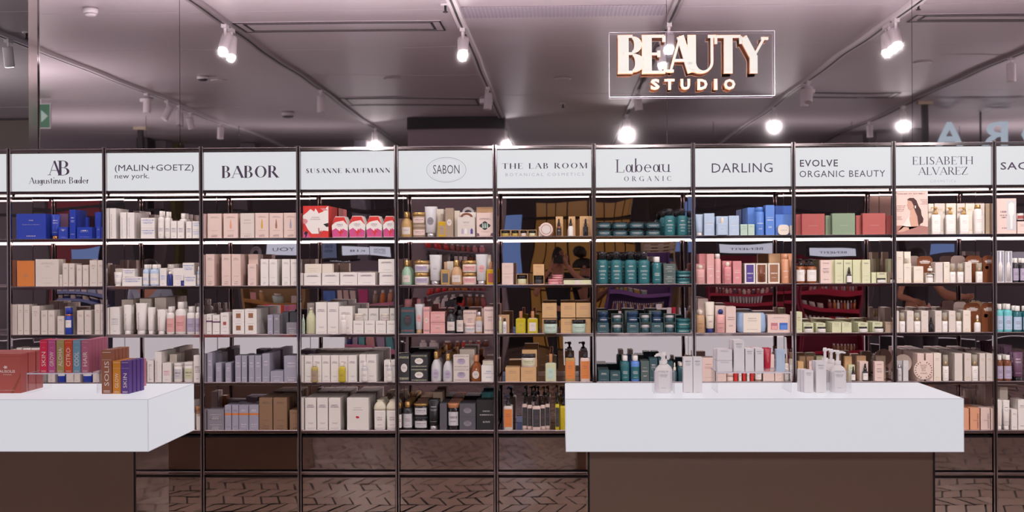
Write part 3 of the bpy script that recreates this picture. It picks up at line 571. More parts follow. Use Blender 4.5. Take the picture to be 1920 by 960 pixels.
        A(('bottle', M().lathe([(r*.94, 0), (r, h*.02), (r, hb*.84), (r*.8, hb*.95), (r*.5, hb)], 16), gloss(col)))
        A(('collar', M().lathe([(r*.58, hb), (r*.6, hb+.001), (r*.58, h*.74), (r*.4, h*.75)], 14), metal('gold') if cap == 'white' and col == 'white' else gloss(cap)))
        A(('bulb', M().lathe([(r*.34, h*.75), (r*.38, h*.8), (r*.34, h*.93), (r*.18, h)], 12), gloss(cap)))
        if lab != 'none': A(('label', lab_patch(w, w, hb*.1, hb*.78, None, .7), carton(HX[lab], HX[ic], BAND['B'])))
    elif kind == 'm':      # mist bottle with a transparent overcap
        hb = h*.56; r = w/2
        A(('bottle', M().rlathe([(.96, 0), (1, h*.015), (1, hb*.97), (.9, hb)], w, min(w, d), w*.34), carton(HX[col], HX[ic], BAND['B'], .2)))
        A(('pump_collar', M().lathe([(r*.72, hb), (r*.72, hb+h*.16), (r*.4, hb+h*.17), (r*.4, h*.9)], 14), metal(cap))); A(('overcap', M().lathe([(r*.9, hb), (r*.9, h), (r*.86, h)], 14), pm('cloudy_cap', 'e2dccb', .1, 0, 0, 0, .5, 0, .35)))
    elif kind == 'v':      # square perfume bottle
        hb = h*.66; A(('bottle', M().cbox(-w/2, w/2, -d/2, d/2, 0, hb, .003), gloss(col, .08))); A(('label', flatlab(w*.66, d, hb*.14, hb*.74, None), board(lab, 'B', ic)))
        A(('cap', M().lathe([(w*.14, hb), (w*.16, hb+.002), (w*.16, h-.002), (w*.13, h)], 14), metal(cap) if cap == 'gold' else gloss(cap))); A(('shoulder', M().cbox(-w*.36, w*.36, -d*.36, d*.36, hb, hb+.003, .001), gloss(lab if lab != 'white' else col)))
    elif kind == 't':      # tube standing on its cap, crimped top
        c = h*.13; n = 8; m = M(); rings = [(.36, .36, c), (.42, .42, c+.004), (.46, .34, h*.5), (.49, .16, h*.85), (.5, .05, h*.955), (.5, .035, h)]
        b_ = []
        for sx, sy, z in rings:
            for k in range(16):
                a = 2*PI*k/16; b_.append((w*sx*math.cos(a), w*sy*math.sin(a), z))
        m.add(b_, [(q*16+k, q*16+(k+1) % 16, (q+1)*16+(k+1) % 16, (q+1)*16+k) for q in range(len(rings)-1) for k in range(16)] + [tuple(range(16))[::-1], tuple(range(80, 96))], True)
        A(('tube', m, carton(HX[col], HX[ic], BAND[st], .35))); A(('cap', M().lathe([(w*.34, 0), (w*.36, .001), (w*.35, c)], 16), metal(cap) if cap in ('gold', 'silver', 'copper') else gloss(cap)))
        A(('crimp', M().box(-w*.5, w*.5, -w*.03, w*.03, h*.955, h+.001), gloss(col, .4)))
        if lab != 'none': A(('label', OVAL(w*.55, h*.26, h*.52, -w*.35-.0008), board(lab, 'C', ic)))
    elif kind == 's':      # trigger spray
        hb = h*.60; r = w/2
        A(('bottle', M().lathe([(r*.92, 0), (r, h*.02), (r, hb*.68), (r*.8, hb*.84), (r*.36, hb*.96), (r*.34, hb)], 18), gloss(col, .15)))
        A(('trigger_head', M().lathe([(r*.45, hb), (r*.5, hb+h*.08), (r*.3, hb+h*.12)], 14).cbox(-r*1.25, r*.75, -r*.3, r*.3, h*.80, h*.95, .003).cbox(-r*.4, r*.9, -r*.28, r*.28, h*.88, h, .003), gloss(cap, .15)))
        A(('trigger', M().tube([(-r*.5, 0, h*.82), (-r*.95, 0, h*.74), (-r*1.5, 0, h*.66)], [.004, .0035, .002]), gloss(cap, .15))); A(('label', lab_patch(w, w, hb*.14, hb*.58, None, .5), board(lab, 'C', ic)))
    elif kind == 'r':      # round shouldered apothecary bottle, metal cap
        ch = h*.22; hb = h-ch; r = w/2; sy = min(1, d/w)
        A(('bottle', M().lathe([(r*.9, 0), (r*.99, h*.02), (r, h*.1), (r*.98, hb*.55), (r*.85, hb*.74), (r*.5, hb*.9), (r*.34, hb*.94), (r*.34, hb)], 20, 1, sy), gloss(col, .1)))
        A(('cap', M().lathe([(r*.40, hb-h*.03), (r*.42, hb), (r*.42, h-.001), (r*.38, h)], 16), metal(cap) if cap in ('gold', 'silver') else gloss(cap)))
        A(('label', lab_patch(w, w*sy, hb*.14, hb*.5, None, .5) if st != 'O' else OVAL(w*.62, hb*.4, hb*.34, -w*sy/2-.0012), board(lab, 'C', ic)))
    elif kind == 'a':      # arched display card on a foot
        rr = w*.28; pts = [(-w/2, 0), (w/2, 0)] + [(w/2-rr+rr*math.cos(t*PI/12), h-rr+rr*math.sin(t*PI/12)) for t in range(7)] + [(-w/2+rr+rr*math.cos(PI/2+t*PI/12), h-rr+rr*math.sin(PI/2+t*PI/12)) for t in range(7)]
        A(('card', M().prism(pts, -.002, .002), gloss(col, .3)))
        if st != '0':
            A(('heading_print', M().box(-w*.34, w*.34, -.0028, -.002, h*.70, h*.86), carton(HX[col], HX['white'], ((.8, .14, .5), (.5, .3, 1.), (.15, .14, .8)), thr=.3)))
            A(('round_badge', M().lathe([(w*.13, -.0008), (w*.13, 0)], 18), board('cream', '0')))
    elif kind == 'o':      # round compact standing on edge
        o_ = M().lathe([(w/2*.92, -d/2), (w/2, -d/2+.004), (w/2, d/2)], 28); o_.v = [(x, z, y + w/2) for x, y, z in o_.v]; A(('compact', o_, board(col, '0')))
        for f, mt in ((.36, board(ic, '0')), (.33, board(lab, '0'))):
            q = M().lathe([(w*f, 0), (w*f, .0008)], 24); q.v = [(x, -d/2-.0004-(.36-f)*.01-z, y + w/2) for x, y, z in q.v]; A(('seal_print', q, mt))
    elif kind == 'g':      # six sided gift pouch
        pts = [(-w*.46, 0), (w*.46, 0), (w*.5, h*.55), (w*.28, h), (-w*.28, h), (-w*.5, h*.55)]; A(('pouch', M().prism(pts, -d/2, d/2), board('white', '0')))
        A(('red_top', M().prism([(-w*.49, h*.58), (-w*.28, h*.97), (w*.28, h*.97), (w*.49, h*.58), (w*.22, h*.80), (-w*.1, h*.76), (-w*.3, h*.72)], -d/2-.0006, -d/2), board('red', '0')))
        A(('pink_print', M().prism([(-w*.46, .002), (w*.46, .002), (w*.48, h*.3), (w*.2, h*.42), (0, h*.3), (-w*.25, h*.44), (-w*.48, h*.34)], -d/2-.0006, -d/2), board('magenta', '0')))
        A(('wording', M().box(-w*.2, w*.2, -d/2-.0008, -d/2-.0002, h*.5, h*.66), carton(HX['white'], HX['plum'], ((.8, .2, .9), (.5, .2, 1), (.15, .12, .7)))))
        A(('red_sprig', M().prism([(w*.0, h*.06), (w*.06, h*.06), (w*.1, h*.2), (w*.3, h*.3), (w*.12, h*.3), (w*.06, h*.42), (w*.0, h*.26), (-w*.16, h*.3), (-w*.02, h*.18)], -d/2-.0009, -d/2-.0006), board('red', '0')))
    elif kind == 'h':      # gable box with a handle
        hb = h*.82; A(('box', M().cbox(-w/2, w/2, -d/2, d/2, 0, hb, .001), board(col, '0'))); k = 10; pts = [(w*.36*math.cos(PI*i/k), hb + (h-hb)*math.sin(PI*i/k)) for i in range(k+1)] + [(w*.22*math.cos(PI-PI*i/k), hb + (h-hb)*.5*math.sin(PI*i/k)) for i in range(k+1)]
        hm = M()
        for i in range(k):
            q = [pts[i], pts[i+1], pts[2*k+1-(i+1)], pts[2*k+1-i]]; hm.prism(q, -.002, .002)
        A(('handle', hm, board(cap, '0'))); A(('wording', flatlab(w*.6, d, hb*.52, hb*.9, None), board(col, 'C', ic)))
        for q, c_ in ((-.28, 'lilac'), (-.1, 'white'), (.06, 'silver'), (.24, 'purple')): A(('bottle_print', M().prism([(w*q, hb*.14), (w*(q+.14), hb*.14), (w*(q+.14), hb*.34), (w*(q+.09), hb*.42), (w*(q+.05), hb*.42), (w*q, hb*.34)], -d/2-.0006, -d/2), board(c_, '0')))
    elif kind == 'e':      # carton with an ornate window of tubes
        A(('carton', M().cbox(-w/2, w/2, -d/2, d/2, 0, h, .001), board(col, 'S', ic))); k = 16
        A(('window', M().add([(w*(.3+.05*math.cos(4*2*PI*i/k))*math.cos(2*PI*i/k), -d/2-.0006, h*.46+h*(.16+.03*math.cos(4*2*PI*i/k))*math.sin(2*PI*i/k)) for i in range(k)], [tuple(range(k))]), board('charcoal', '0')))
        for q in (-.16, -.03, .1): A(('small_tube', M().prism([(w*q, h*.36), (w*(q+.1), h*.36), (w*(q+.07), h*.56), (w*(q+.01), h*.56)], -d/2-.0016, -d/2-.0006), gloss('mint')))
        for sx in (-1, 1): A(('corner_print', M().prism([(sx*w*.48, h*.02), (sx*w*.48, h*.16), (sx*w*.36, h*.13), (sx*w*.32, h*.02)], -d/2-.0006, -d/2), board('plum', '0')))
    elif kind == 'u':      # soft bag in a paper sleeve
        A(('bag', M().rlathe([(.82, 0), (.97, h*.06), (1.02, h*.35), (.98, h*.7), (.93, h*.9), (.84, h)], w, d, min(w, d)*.4), pm('puffy_'+col, HX[col], .7))); A(('sleeve', M().cbox(-w*.30, w*.30, -d*.54, d*.5, .001, h*1.0, .001), board(lab, 'B', ic)))
    elif kind == 'U':      # carton with two windows
        A(('carton', M().cbox(-w/2, w/2, -d/2, d/2, 0, h, .001), board(col, 'L', ic)))
        A(('rose_window', M().box(-w*.36, -w*.06, -d/2-.0006, -d/2, h*.16, h*.55), board('dustypink', '0'))); A(('blue_window', M().box(w*.02, w*.38, -d/2-.0006, -d/2, h*.16, h*.55), board('deepblue', '0')))
        A(('blue_cloth', M().box(w*.06, w*.36, -d/2-.0012, -d/2-.0006, h*.18, h*.42), board('azure', '0'))); A(('rose_cloth', M().box(-w*.33, -w*.08, -d/2-.0012, -d/2-.0006, h*.18, h*.38), board('pink', '0')))
    elif kind == 'l':      # foil sachet
        A(('sachet', M().cbox(-w/2, w/2, -d/2, d/2, 0, h, .003), gloss(col, .3))); A(('printed_sun', OVAL(w*.28, h*.14, h*.42, -d/2-.0008), board('copper', '0'))); A(('seal', M().box(-w/2, w/2, -d/2-.0005, d/2+.0005, h*.95, h), gloss(col, .4)))
    elif kind == 'H':      # cloth capped bottle (tied bag top)
        hb = h*.66; A(('bottle', M().rlathe([(.93, 0), (1, h*.02), (1, hb)], w, min(d, w), w*.25), gloss(col, .3))); A(('cloth_top', M().rlathe([(1.02, hb), (1.08, hb+h*.08), (.9, hb+h*.2), (.55, h*.94), (.5, h*.97), (.62, h)], w, min(d, w), w*.3), pm('linen_cloth', 'e6dcc6', .9))); A(('label', flatlab(w*.8, min(d, w), hb*.12, hb*.96, None), board(lab, 'C', ic)))
    elif kind == 'V':      # bottle holding a twig
        hb = h*.9; r = w/2; A(('bottle', M().lathe([(r*.9, 0), (r, h*.02), (r, hb*.62), (r*.86, hb*.78), (r*.4, hb*.92), (r*.36, hb)], 18), gloss(col, .06)))
        A(('cap', M().lathe([(r*.36, hb), (r*.38, h)], 12), gloss(cap))); tw = M()
        for a_, b_, z0, z1 in ((0, 0, .06, .62), (0, .5, .25, .45), (0, -.5, .3, .52), (0, .35, .42, .6), (0, -.3, .48, .64)): tw.tube([(r*a_, -r*.93, h*z0), (r*b_*1.2, -r*(.8 if b_ else .93), h*z1)], .0012, 5)
        A(('herb_twig', tw, board('olive', '0')))
    elif kind == 'D':      # white disc card / laurel seal
        A(('card_disc', M().lathe([(w/2, 0), (w/2, .0015)], 32), board(col, '0')))
    elif kind == 'S':      # bar, soap or flat box
        A(('flat_box', M().cbox(-w/2, w/2, -d/2, d/2, 0, h, .001), board(col, 'D', ic))); A(('paper_band', M().box(-w*.08, w*.08, -d/2-.0005, d/2, -.0, h+.0005), board(lab, '0')))
    elif kind == 'R':      # cushion compact, rounded square on edge
        o_ = M().rlathe([(.94, -.5), (1, -.42), (1, .42), (.94, .5)], w, h, min(w, h)*.36, 0, 0, True, 5); o_.v = [(x, z*d, y + h/2) for x, y, z in o_.v]; A(('compact', o_, gloss(col, .35))); A(('wording', M().box(-w*.3, w*.3, -d/2-.0008, -d/2, h*.44, h*.52), carton(HX[col], HX['plum'], ((.5, .6, .9),))))
    elif kind == 'E':      # brush in a clear front carton
        A(('carton', M().cbox(-w/2, w/2, -d/2, d/2, 0, h, .001), board(col, 'C', ic))); A(('window_print', M().box(w*.02, w*.48, -d/2-.0006, -d/2, h*.1, h*.94), board('silver', '0')))
        A(('brush_print', M().prism([(w*.2, h*.14), (w*.3, h*.14), (w*.31, h*.5), (w*.40, h*.58), (w*.40, h*.84), (w*.25, h*.9), (w*.10, h*.84), (w*.10, h*.58), (w*.19, h*.5)], -d/2-.0016, -d/2-.0006), board('white', '0')))
    return P
KN = dict(b='carton', x='carton', y='carton', i='carton', X='soap_carton', k='open_gift_box', w='window_carton', j='cream_jar', J='candle_jar', T='tin', p='pump_bottle', q='pump_bottle', Q='pump_bottle', c='bottle', C='bottle', B='serum_bottle', n='spray_flask', O='lotion_bottle', d='dropper_bottle', m='mist_bottle', v='perfume_bottle',
  t='cream_tube', s='spray_bottle', r='apothecary_bottle', a='display_card', o='round_compact', g='gift_pouch', h='handle_box', e='gift_set_box', u='cosmetic_bag', U='gift_set_box', l='sachet', H='cloth_top_bottle', V='herb_bottle', D='card_disc', S='flat_box', R='compact', E='brush_box')
KD = dict(b='carton', x='banded carton', y='carton with square vignette', i='ampoule carton', X='carton with oval label', k='open box with jar', w='window carton', j='cream jar', J='candle jar', T='tin', p='pump bottle', q='square pump bottle', Q='pump bottle', c='bottle', C='capped bottle', B='serum bottle', n='spray flask', O='ball-capped bottle', d='dropper bottle', m='gold-collar bottle', v='square perfume bottle',
  t='tube', s='trigger spray bottle', r='apothecary bottle', a='arched card', o='round compact', g='gift pouch', h='handled gift box', e='gift box with window', u='sleeved bag', U='two-window gift box', l='foil sachet', H='cloth-topped bottle', V='bottle with twig', D='round card', S='flat box', R='rounded compact', E='brush box')
CATS = {'carton': 'box', 'soap_carton': 'box', 'open_gift_box': 'box', 'window_carton': 'box', 'cream_jar': 'jar', 'candle_jar': 'jar', 'cream_tube': 'tube', 'handle_box': 'box', 'gift_set_box': 'box', 'gift_pouch': 'pouch', 'flat_box': 'box', 'brush_box': 'box', 'cosmetic_bag': 'bag', 'display_card': 'card', 'card_disc': 'card', 'tin': 'tin', 'sachet': 'sachet', 'round_compact': 'compact', 'compact': 'compact'}
BT = {1: ('AB', .66, .24), 3: ('BABOR', .05, .4), 5: ('SABON', .60, .36), 7: ('Labeau', .66, .42), 8: ('DARLING', .57, .62), 9: ('EVOLVE', .84, .5), 10: ('ELISABETH ALVAREZ', .84, .62)}
SHAPES = {}; BACKS = {}
def box_name(w, h, st_, col):
    "what kind of box a carton is"
    if 'kraft' in col: return 'kraft_carton'
    if w > .125: return 'gift_box'
    if st_ > 1: return 'stacked_carton'
    r_ = h/w
    return 'slim_carton' if r_ > 2.6 else 'tall_carton' if r_ > 1.7 else 'carton'
def article(kind, w, h, d, col, cap, lab, st, ic, loc, name=None, flat=False):
    "place one article; its parts are children of its body, meshes are shared between alike ones"
    key = (kind, round(w, 3), round(h, 3), round(d, 3), col, cap, lab, st, ic)
    if key not in SHAPES: SHAPES[key] = [(n, m.mesh(n, mt)) for n, m, mt in build(kind, *key[1:])]
    L_ = SHAPES[key]; o = ob(name or KN[kind], L_[0][1], None, loc)
    if not flat:
        for n, me in L_[1:]:
            c_ = ob(n, me, o)
            if n == 'round_badge': c_.rotation_euler = (PI/2, 0, 0); c_.location = (-w*.2, -.002, h*.55)
    return o
CAPD = dict(k='black', j='black', J='silver', p='black', q='black', Q='black', c='white', C='white', B='blue', n='white', O='blue', d='black', m='gold', v='gold', t='white', s='black', r='gold', h='brown', w='none', V='cream')
LABD = dict(x='orange', y='coral', i='yellow', X='white', k='palegreen', w='purple', j='cream', J='cream', p='none', q='none', c='white', C='none', B='white', d='none', v='white', t='none', s='cream', r='cream', o='cream', u='cream', H='white', S='cream')
STD = dict(b='A', x='A', y='L', i='L', p='C', q='C', c='C', t='0', m='B', C='C', X='S')
def shelf_goods(bi, ri, spec):
    z = SHELF[ri]; yb_ = [444, 534, 625.5, 716, 806.5][ri]; items = []
    for s in spec.split(';'):
        s = s.strip()
        if not s: continue
        desc = None
        if '|' in s: s, desc = s.split('|')
        t = s.split(); items.append((t, desc))
    items.sort(key=lambda t: (float(t[0][1]) + float(t[0][2]))/2)
    place = '%s shelf of the %s bay' % (ROWN[ri], BAYN[bi])
    for n, (t, desc) in enumerate(items):
        kind, x0, x1, y0, col, num = t[0], float(t[1]), float(t[2]), float(t[3]), t[4], int(t[5])
        o_ = dict(q.split('=', 1) for q in t[6:]); front = .012 + float(o_.get('f', 0))
        q0, q1 = px(x0, yb_, front), px(x1, yb_, front); w = q1.x - q0.x - .0012
        zt_ = px((x0+x1)/2, y0, front).z; st_ = int(o_.get('s', 1)); lift = float(o_.get('u', 0)); z0 = z + lift
        h = zt_ - z0
        if kind in 'rjJTcCpqQBdnVvOt': dd = min(w, .09)
        else: dd = min(w*.9, .075)
        if 'd' in o_: dd = float(o_['d'])
        room_ = .345 - front
        if num > 1: dd = min(dd, room_/num - .002)
        pitch = dd + .003 if kind in 'bxyiXkwS' else dd + .004
        cap, lab, st, ic = o_.get('c', CAPD.get(kind, 'none')), o_.get('l', LABD.get(kind, 'none')), o_.get('b', STD.get(kind, '0')), o_.get('i', 'plum')
        cn = desc or ('%s %s' % (cname(col), KD[kind])); size = 'tall ' if (h/st_ > .17 and not desc) else ('small ' if h/st_ < .07 and not desc else '')
        grp = '%s %ss on the %s' % (cname(col), KN[kind].replace('_', ' '), place)
        nm_ = box_name(w, h/st_, st_, col) if kind in 'bxyi' else None
        for k in range(num):
            if kind in 'bxyi' and k >= (2 if num > 3 and nm_ in ('slim_carton', 'tall_carton') else 3):      # only slivers of these show past the ones before them
                BACKS.setdefault(col, []).append(((q0.x+q1.x)/2, front + dd/2 + k*pitch, z0, w, dd, h)); continue
            for s_ in range(st_):
                hh = h/st_ - (.0006 if st_ > 1 else 0); jx = random.uniform(-.0012, .0012) if k else 0
                o = article(kind, w, hh, dd, col, cap, lab, st, ic, ((q0.x+q1.x)/2 + jx, front + dd/2 + k*pitch, z0 + s_*h/st_ + .0003), name=nm_, flat=(k > 0 and kind in 'i'))
                lv = '' if st_ == 1 else (('upper ', 'lower ')[1-s_] if st_ == 2 else '')
                pos = '%s item along the %s' % (ORD[n], place)
                lbl = '%s%s%s, %s' % (lv, size, cn, pos) if k == 0 else '%s%s%s, %s behind %s item, %s' % (lv, size, cn, ORD[k-1], ORD[n], place)
                ws = lbl.split()
                if len(ws) > 16: lbl = lbl.replace(' of the ', ', ').replace(' along the ', ', '); ws = lbl.split()
                if len(ws) > 16: lbl = lbl.replace('upper ', 'top ', 1); lbl = ' '.join(w_ for w_ in lbl.split() if w_ not in ('tall', 'small', 'with'))
                thing(o, lbl, 'box' if nm_ else CATS.get(KN[kind], 'bottle'), grp)
                if k == 0:
                    if 'T' not in o_ and 'V' not in o_ and st != '0' and x1-x0 > 12.5 and bi in BT and kind in 'bqQOniX':
                        a_, z_, w_ = BT[bi]; letter(o, a_, board('white' if bi == 7 and kind != 'X' or col in ('blue', 'grey', 'lavender', 'pink', 'rose', 'azure', 'deepblue') else ic, '0'), -w*w_/2, w*w_/2, hh*z_, hh*z_+min(w*w_/len(a_)*1.1, hh*.1), -dd/2-.0022, 'sans')
                    for q in (o_.get('T') or '').split('&'):
                        if not q: continue
                        tx, zc, wf = q.split('@'); hf = .36*float(wf)*w/max(3, len(tx))*1.6; hf = min(hf, hh*.2)
                        letter(o, tx.replace('_', ' '), board(o_.get('i', 'plum'), '0'), -w*float(wf)/2, w*float(wf)/2, hh*float(zc), hh*float(zc)+hf, -dd/2-(.0016 if kind in 'bxyXw' else .0022), 'sans')
                    if 'V' in o_:
                        for vv in o_['V'].split('&'):
                            tx, xc, zs = vv.split('@'); vletter(o, tx.replace('_', ' '), board(o_.get('i', 'plum'), '0'), w*(float(xc)-.5), hh*.06, hh*float(zs), -dd/2-.0012, w*.13)
G_ = {}
G_[1, 0] = 'b 30.5 86 401 blue 3 d=.05 b=0 i=cream T=AB@.72@.16&Augustinus_Bader@.56@.6&.....@.1@.3|big royal blue box; t 92 110.5 402 blue 2 c=copper l=none b=B i=cream; b 111 128 401 plum 2 f=.07 b=0; b 109.5 127 425.5 blue 1 b=A i=cream; b 130.5 141.5 393 blue 4 b=B i=cream d=.05; b 144 172.5 426 blue 2 b=B i=cream; b 160.5 165 407 blue 2 f=.09 b=0; b 178 189 398 blue 2 f=.09 b=0; b 180.5 188.5 425.5 blue 1 b=A i=cream; b 189.3 194 425.5 blue 1 b=0'
G_[1, 1] = 'b 22 31 488 brown 2 f=.05 b=0; l 31.5 64.5 489 orange 1 d=.012; b 66.5 110 486 cream 2 d=.06 b=L i=taupe T=AB@.72@.18; b 111 117 515 cream 1 b=A i=bronze; b 117.5 128 494 cream 3 b=A i=bronze; b 129 139.5 494 cream 4 b=A i=bronze; b 143.5 153.5 497 cream 3 b=A i=bronze; b 155 166 497 cream 3 b=A i=bronze; b 168 182.5 488 cream 3 b=A i=bronze; b 183 195 488 cream 2 b=A i=bronze'
G_[1, 2] = 'b 22 32 571 cream 3 b=0; b 33 43.5 571 cream 4 b=A i=taupe; b 44.5 55 571 cream 4 b=A i=taupe; b 59.5 74.5 574 cream 5 b=A i=taupe; b 77 89 582 cream 4 b=A i=bronze; b 90 102.5 582 cream 4 b=A i=bronze; b 107.5 120 593 cream 1 b=A i=bronze; b 122 133 575 cream 3 f=.08 b=0; B 120.5 134 577.5 blue 1; b 144.5 157 582 cream 3 b=A i=bronze; b 158.5 171 582 cream 4 b=A i=bronze; b 177.5 188 571 cream 3 b=A i=taupe; b 188.5 196 571 cream 3 b=A i=taupe'
G_[1, 3] = 'b 20 29 655 cream 3 b=0; b 31 41 652 cream 4 b=0; b 43 58 653 white 3 b=0; b 59 74 653 white 3 b=0; b 90 103 690 cream 2; B 106 122 672 blue 1; b 124 138 690 cream 2; b 139 150 690 cream 2; B 153 172 672 blue 1 c=navy; b 174 186 688 cream 3'
G_[2, 0] = 'b 199.5 204.5 390.5 white 5 b=0; b 205.5 217.5 390.5 white 6 d=.04 b=0 V=(MALIN+GOETZ)@.3@.8 i=purple; b 225.5 237.5 398.5 white 3 b=0 V=(MALIN+GOETZ)@.3@.8 i=purple; b 238.5 252 398.5 white 7 b=0 V=(MALIN+GOETZ)@.3@.8 i=purple; b 264 290 408.5 white 3 s=2 b=M i=deepblue; c 295 307 395.5 white 2 l=white i=purple b=G; c 308 319 397 white 2 l=white i=purple b=G; b 320 331.5 414.5 white 2 b=G i=purple; b 332.5 345 414.5 white 2 b=G i=purple; c 334 350 400 white 2 f=.1 l=none; b 349 359.5 415.5 white 3 b=G i=purple; b 360.5 375 415 white 2 s=2 b=M i=azure'
G_[2, 1] = 't 211.5 227.5 510.5 white 2 l=none b=B i=deepblue; b 216 230 503.5 cream 1 f=.09 b=0; b 229 265.5 519.5 white 2 d=.06 b=M i=deepblue; b 230 252.5 504 white 1 u=.0585 f=.005 b=M i=deepblue; c 266.5 278 496 softblue 3 l=white b=G i=azure; c 279 297.5 496 softblue 2 l=white b=G i=azure; b 299.5 312 503 white 2 b=G i=azure; p 312.5 323 505 navy 1 c=white; b 324.5 344.5 503 white 2 b=G i=lilac; c 306 330 495.5 white 2 f=.11 l=none; b 345 367 516 white 3 b=M i=deepblue; b 342.5 364 493 white 2 u=.0655 b=M i=deepblue; b 338.5 355.5 525.5 navy 1 b=D i=white; c 369 376 500 softblue 2'
G_[2, 2] = 'b 200.5 205 577 white 3 b=0; b 206 224.5 576 white 4 b=G i=lavender; t 229.5 245 572 white 2 V=(MALIN+GOETZ)@.4@.7; t 251.5 273 569 white 2 V=(MALIN+GOETZ)@.4@.7|large white tube; t 275.5 287 577 white 2; t 292.5 309 581 white 2 i=coral V=(MALIN+GOETZ)@.4@.7; c 310.5 325.5 575 white 2 l=pink i=coral b=G; c 326.5 347 566.5 white 2 l=pink i=coral b=G; c 348.5 364 575 white 2 l=lilac b=G; c 365 376 575 white 2 l=lilac b=G; b 228 250 562 ivory 3 f=.13 b=0; b 262 284 560 ivory 3 f=.13 b=0; b 290 312 558 ivory 3 f=.13 b=0'
G_[2, 3] = 'b 264 274 678 white 3 b=0; b 276 288 676 white 3 V=(MALIN+GOETZ)@.35@.8; b 290.5 303 660 white 8 b=0 V=(MALIN+GOETZ)@.3@.7; b 304.5 321 681 white 3 b=G i=magenta; J 324 340 681 white 2 c=white l=silver; J 343 361.5 679 white 2 c=white l=palegreen; b 363 377.5 666 white 3 b=G; b 318 332 664 ivory 4 f=.1 b=0'
G_[2, 4] = 'b 350 364 752 white 3 b=0; J 366 377 762 bronze 2 c=copper; b 355 365 775 white 2 b=0; b 368.5 377.5 781 white 1 b=0'
G_[3, 0] = 'b 379.5 385.5 401 blush 2 b=0; i 389 415.5 400.5 blush 2 l=blush; i 419 446 400.5 blush 2 l=peach; b 450.5 477 400 cream 2 b=B i=taupe; i 478.5 504 399.5 blush 2 l=yellow; i 505 531 399.5 blush 2 l=bronze; i 532 558 399 blush 2 l=lavender'
G_[3, 1] = 'b 379 384 478 blush 2 b=0; b 385.5 402 476.5 blush 5 b=L; b 415.5 433 476.5 blush 2 b=L; b 434 451.5 476.5 blush 4 b=L; b 466 484 476.5 blush 2 f=.10 b=0; b 464.5 480.5 495.5 blush 2 b=L; b 488.5 503.5 486 white 3 b=L; b 504.5 520 486 white 4 b=L; b 528.5 544 486 white 3 b=L; b 545 559 486 white 3 b=L'
G_[3, 2] = 'b 381 386 590 white 3 b=0; x 387 397 589 white 4 l=plum; x 398.5 412 591 white 3 l=plum; y 413.5 429 586.5 white 4 l=coral; y 436 458 580.5 white 1 s=2 d=.06 l=bronze; y 459 481.5 580 white 6 s=2 l=bronze; b 501.5 512 590.5 lavender 5 b=A i=white; b 513 524.5 590 grey 5 b=A i=white; b 528 541 585 darkgrey 2 f=.11 b=0; b 543 556 585 darkgrey 2 f=.11 b=0; b 537 557.5 605 grey 1 b=D i=white'
AA = 'b=B i=white'
G_[3, 3] = f'b 379 387 664 grey 3 b=0; b 388.5 398.5 661.5 lavender 7 {AA}; b 404.5 415.5 680.5 lavender 5 {AA}; b 422.5 433.5 680.5 lavender 6 {AA}; b 441 452 667 lavender 4 {AA}; b 453 463 667 lavender 7 {AA}; b 466.5 477 667 lavender 5 {AA}; b 478 490 667 lavender 7 {AA}; b 491.5 506 663 lavender 7 {AA}; b 507 531.5 696 lavender 2 b=D i=white; b 532.5 560 667.5 lavender 3 {AA} d=.07; b 404 416 662 grey 4 f=.12 b=0'
G_[3, 4] = 'b 379 387 768 grey 3 b=0; b 388.5 420 768 grey 2 s=2 d=.08 b=D i=white; x 421.5 434 760 lavender 4 l=orange; x 435 447.5 760 lavender 6 l=orange; x 448 466 760 lavender 3 l=orange i=white T=30@.2@.6; x 467 485 760 lavender 5 l=orange i=white T=30@.2@.6; b 486 511 746 darkkraft 4 b=L i=charcoal T=BABOR@.04@.5|brown kraft carton; b 512.5 538.5 746 darkkraft 5 b=L i=charcoal T=BABOR@.04@.5|brown kraft carton; b 543 563 769 darkkraft 3 b=L i=charcoal|small brown kraft carton'
SK = 'b=S i=plum'; SKT = 'T=SUSANNE@.78@.5&KAUFMANN@.70@.62'
G_[4, 0] = 'b 568 616 386 red 6 b=0|big red gift box with white print; g 622 652.5 406 red 2; g 654 685 405 red 2; g 686.5 716.5 405 red 2; g 718 743 405 red 2'
G_[4, 1] = f'b 558 568 512 white 1 b=0; b 569.5 602 512 white 2 {SK} {SKT}; b 603.5 636 511.5 white 2 {SK} {SKT}; b 637.5 670 511 white 2 {SK} {SKT}; b 670.5 703.5 511 white 2 {SK} {SKT}; b 711 742 511.5 white 1 d=.08 {SK} {SKT}; b 571.5 603 495 ivory 1 u=.0765 b=D i=olive; b 604 623.5 495 ivory 1 u=.0765 b=0; b 709.5 740 486 white 1 u=.078 {SK} {SKT}'
G_[4, 2] = f'V 565 571.5 590 mint 1; V 572.5 591 577 palegreen 1; b 592 613 567 white 3 {SK} d=.06; b 614 635 567 white 6 {SK}; b 635.5 661 574.5 white 6 {SK}; b 576 590 568 cream 3 f=.12 b=A; b 662 682 601.5 white 1 d=.06 {SK}; b 683 703 601.5 white 1 d=.06 {SK}; b 704 724 601.5 white 1 d=.06 {SK}; b 725 744 601.5 white 1 d=.06 {SK}; b 671 690 578 white 1 f=.09 {SK}; b 691 710 578 white 1 f=.09 {SK}; b 711.5 730 578 white 1 f=.09 {SK}; b 731 742 578 white 1 f=.09 {SK}; j 663.5 681 588 cream 1 u=.0815 f=.003 c=ivory; j 713.5 730 588 cream 1 u=.0815 f=.003 c=ivory; c 638 649 592 white 1 f=-.03 c=white l=none'
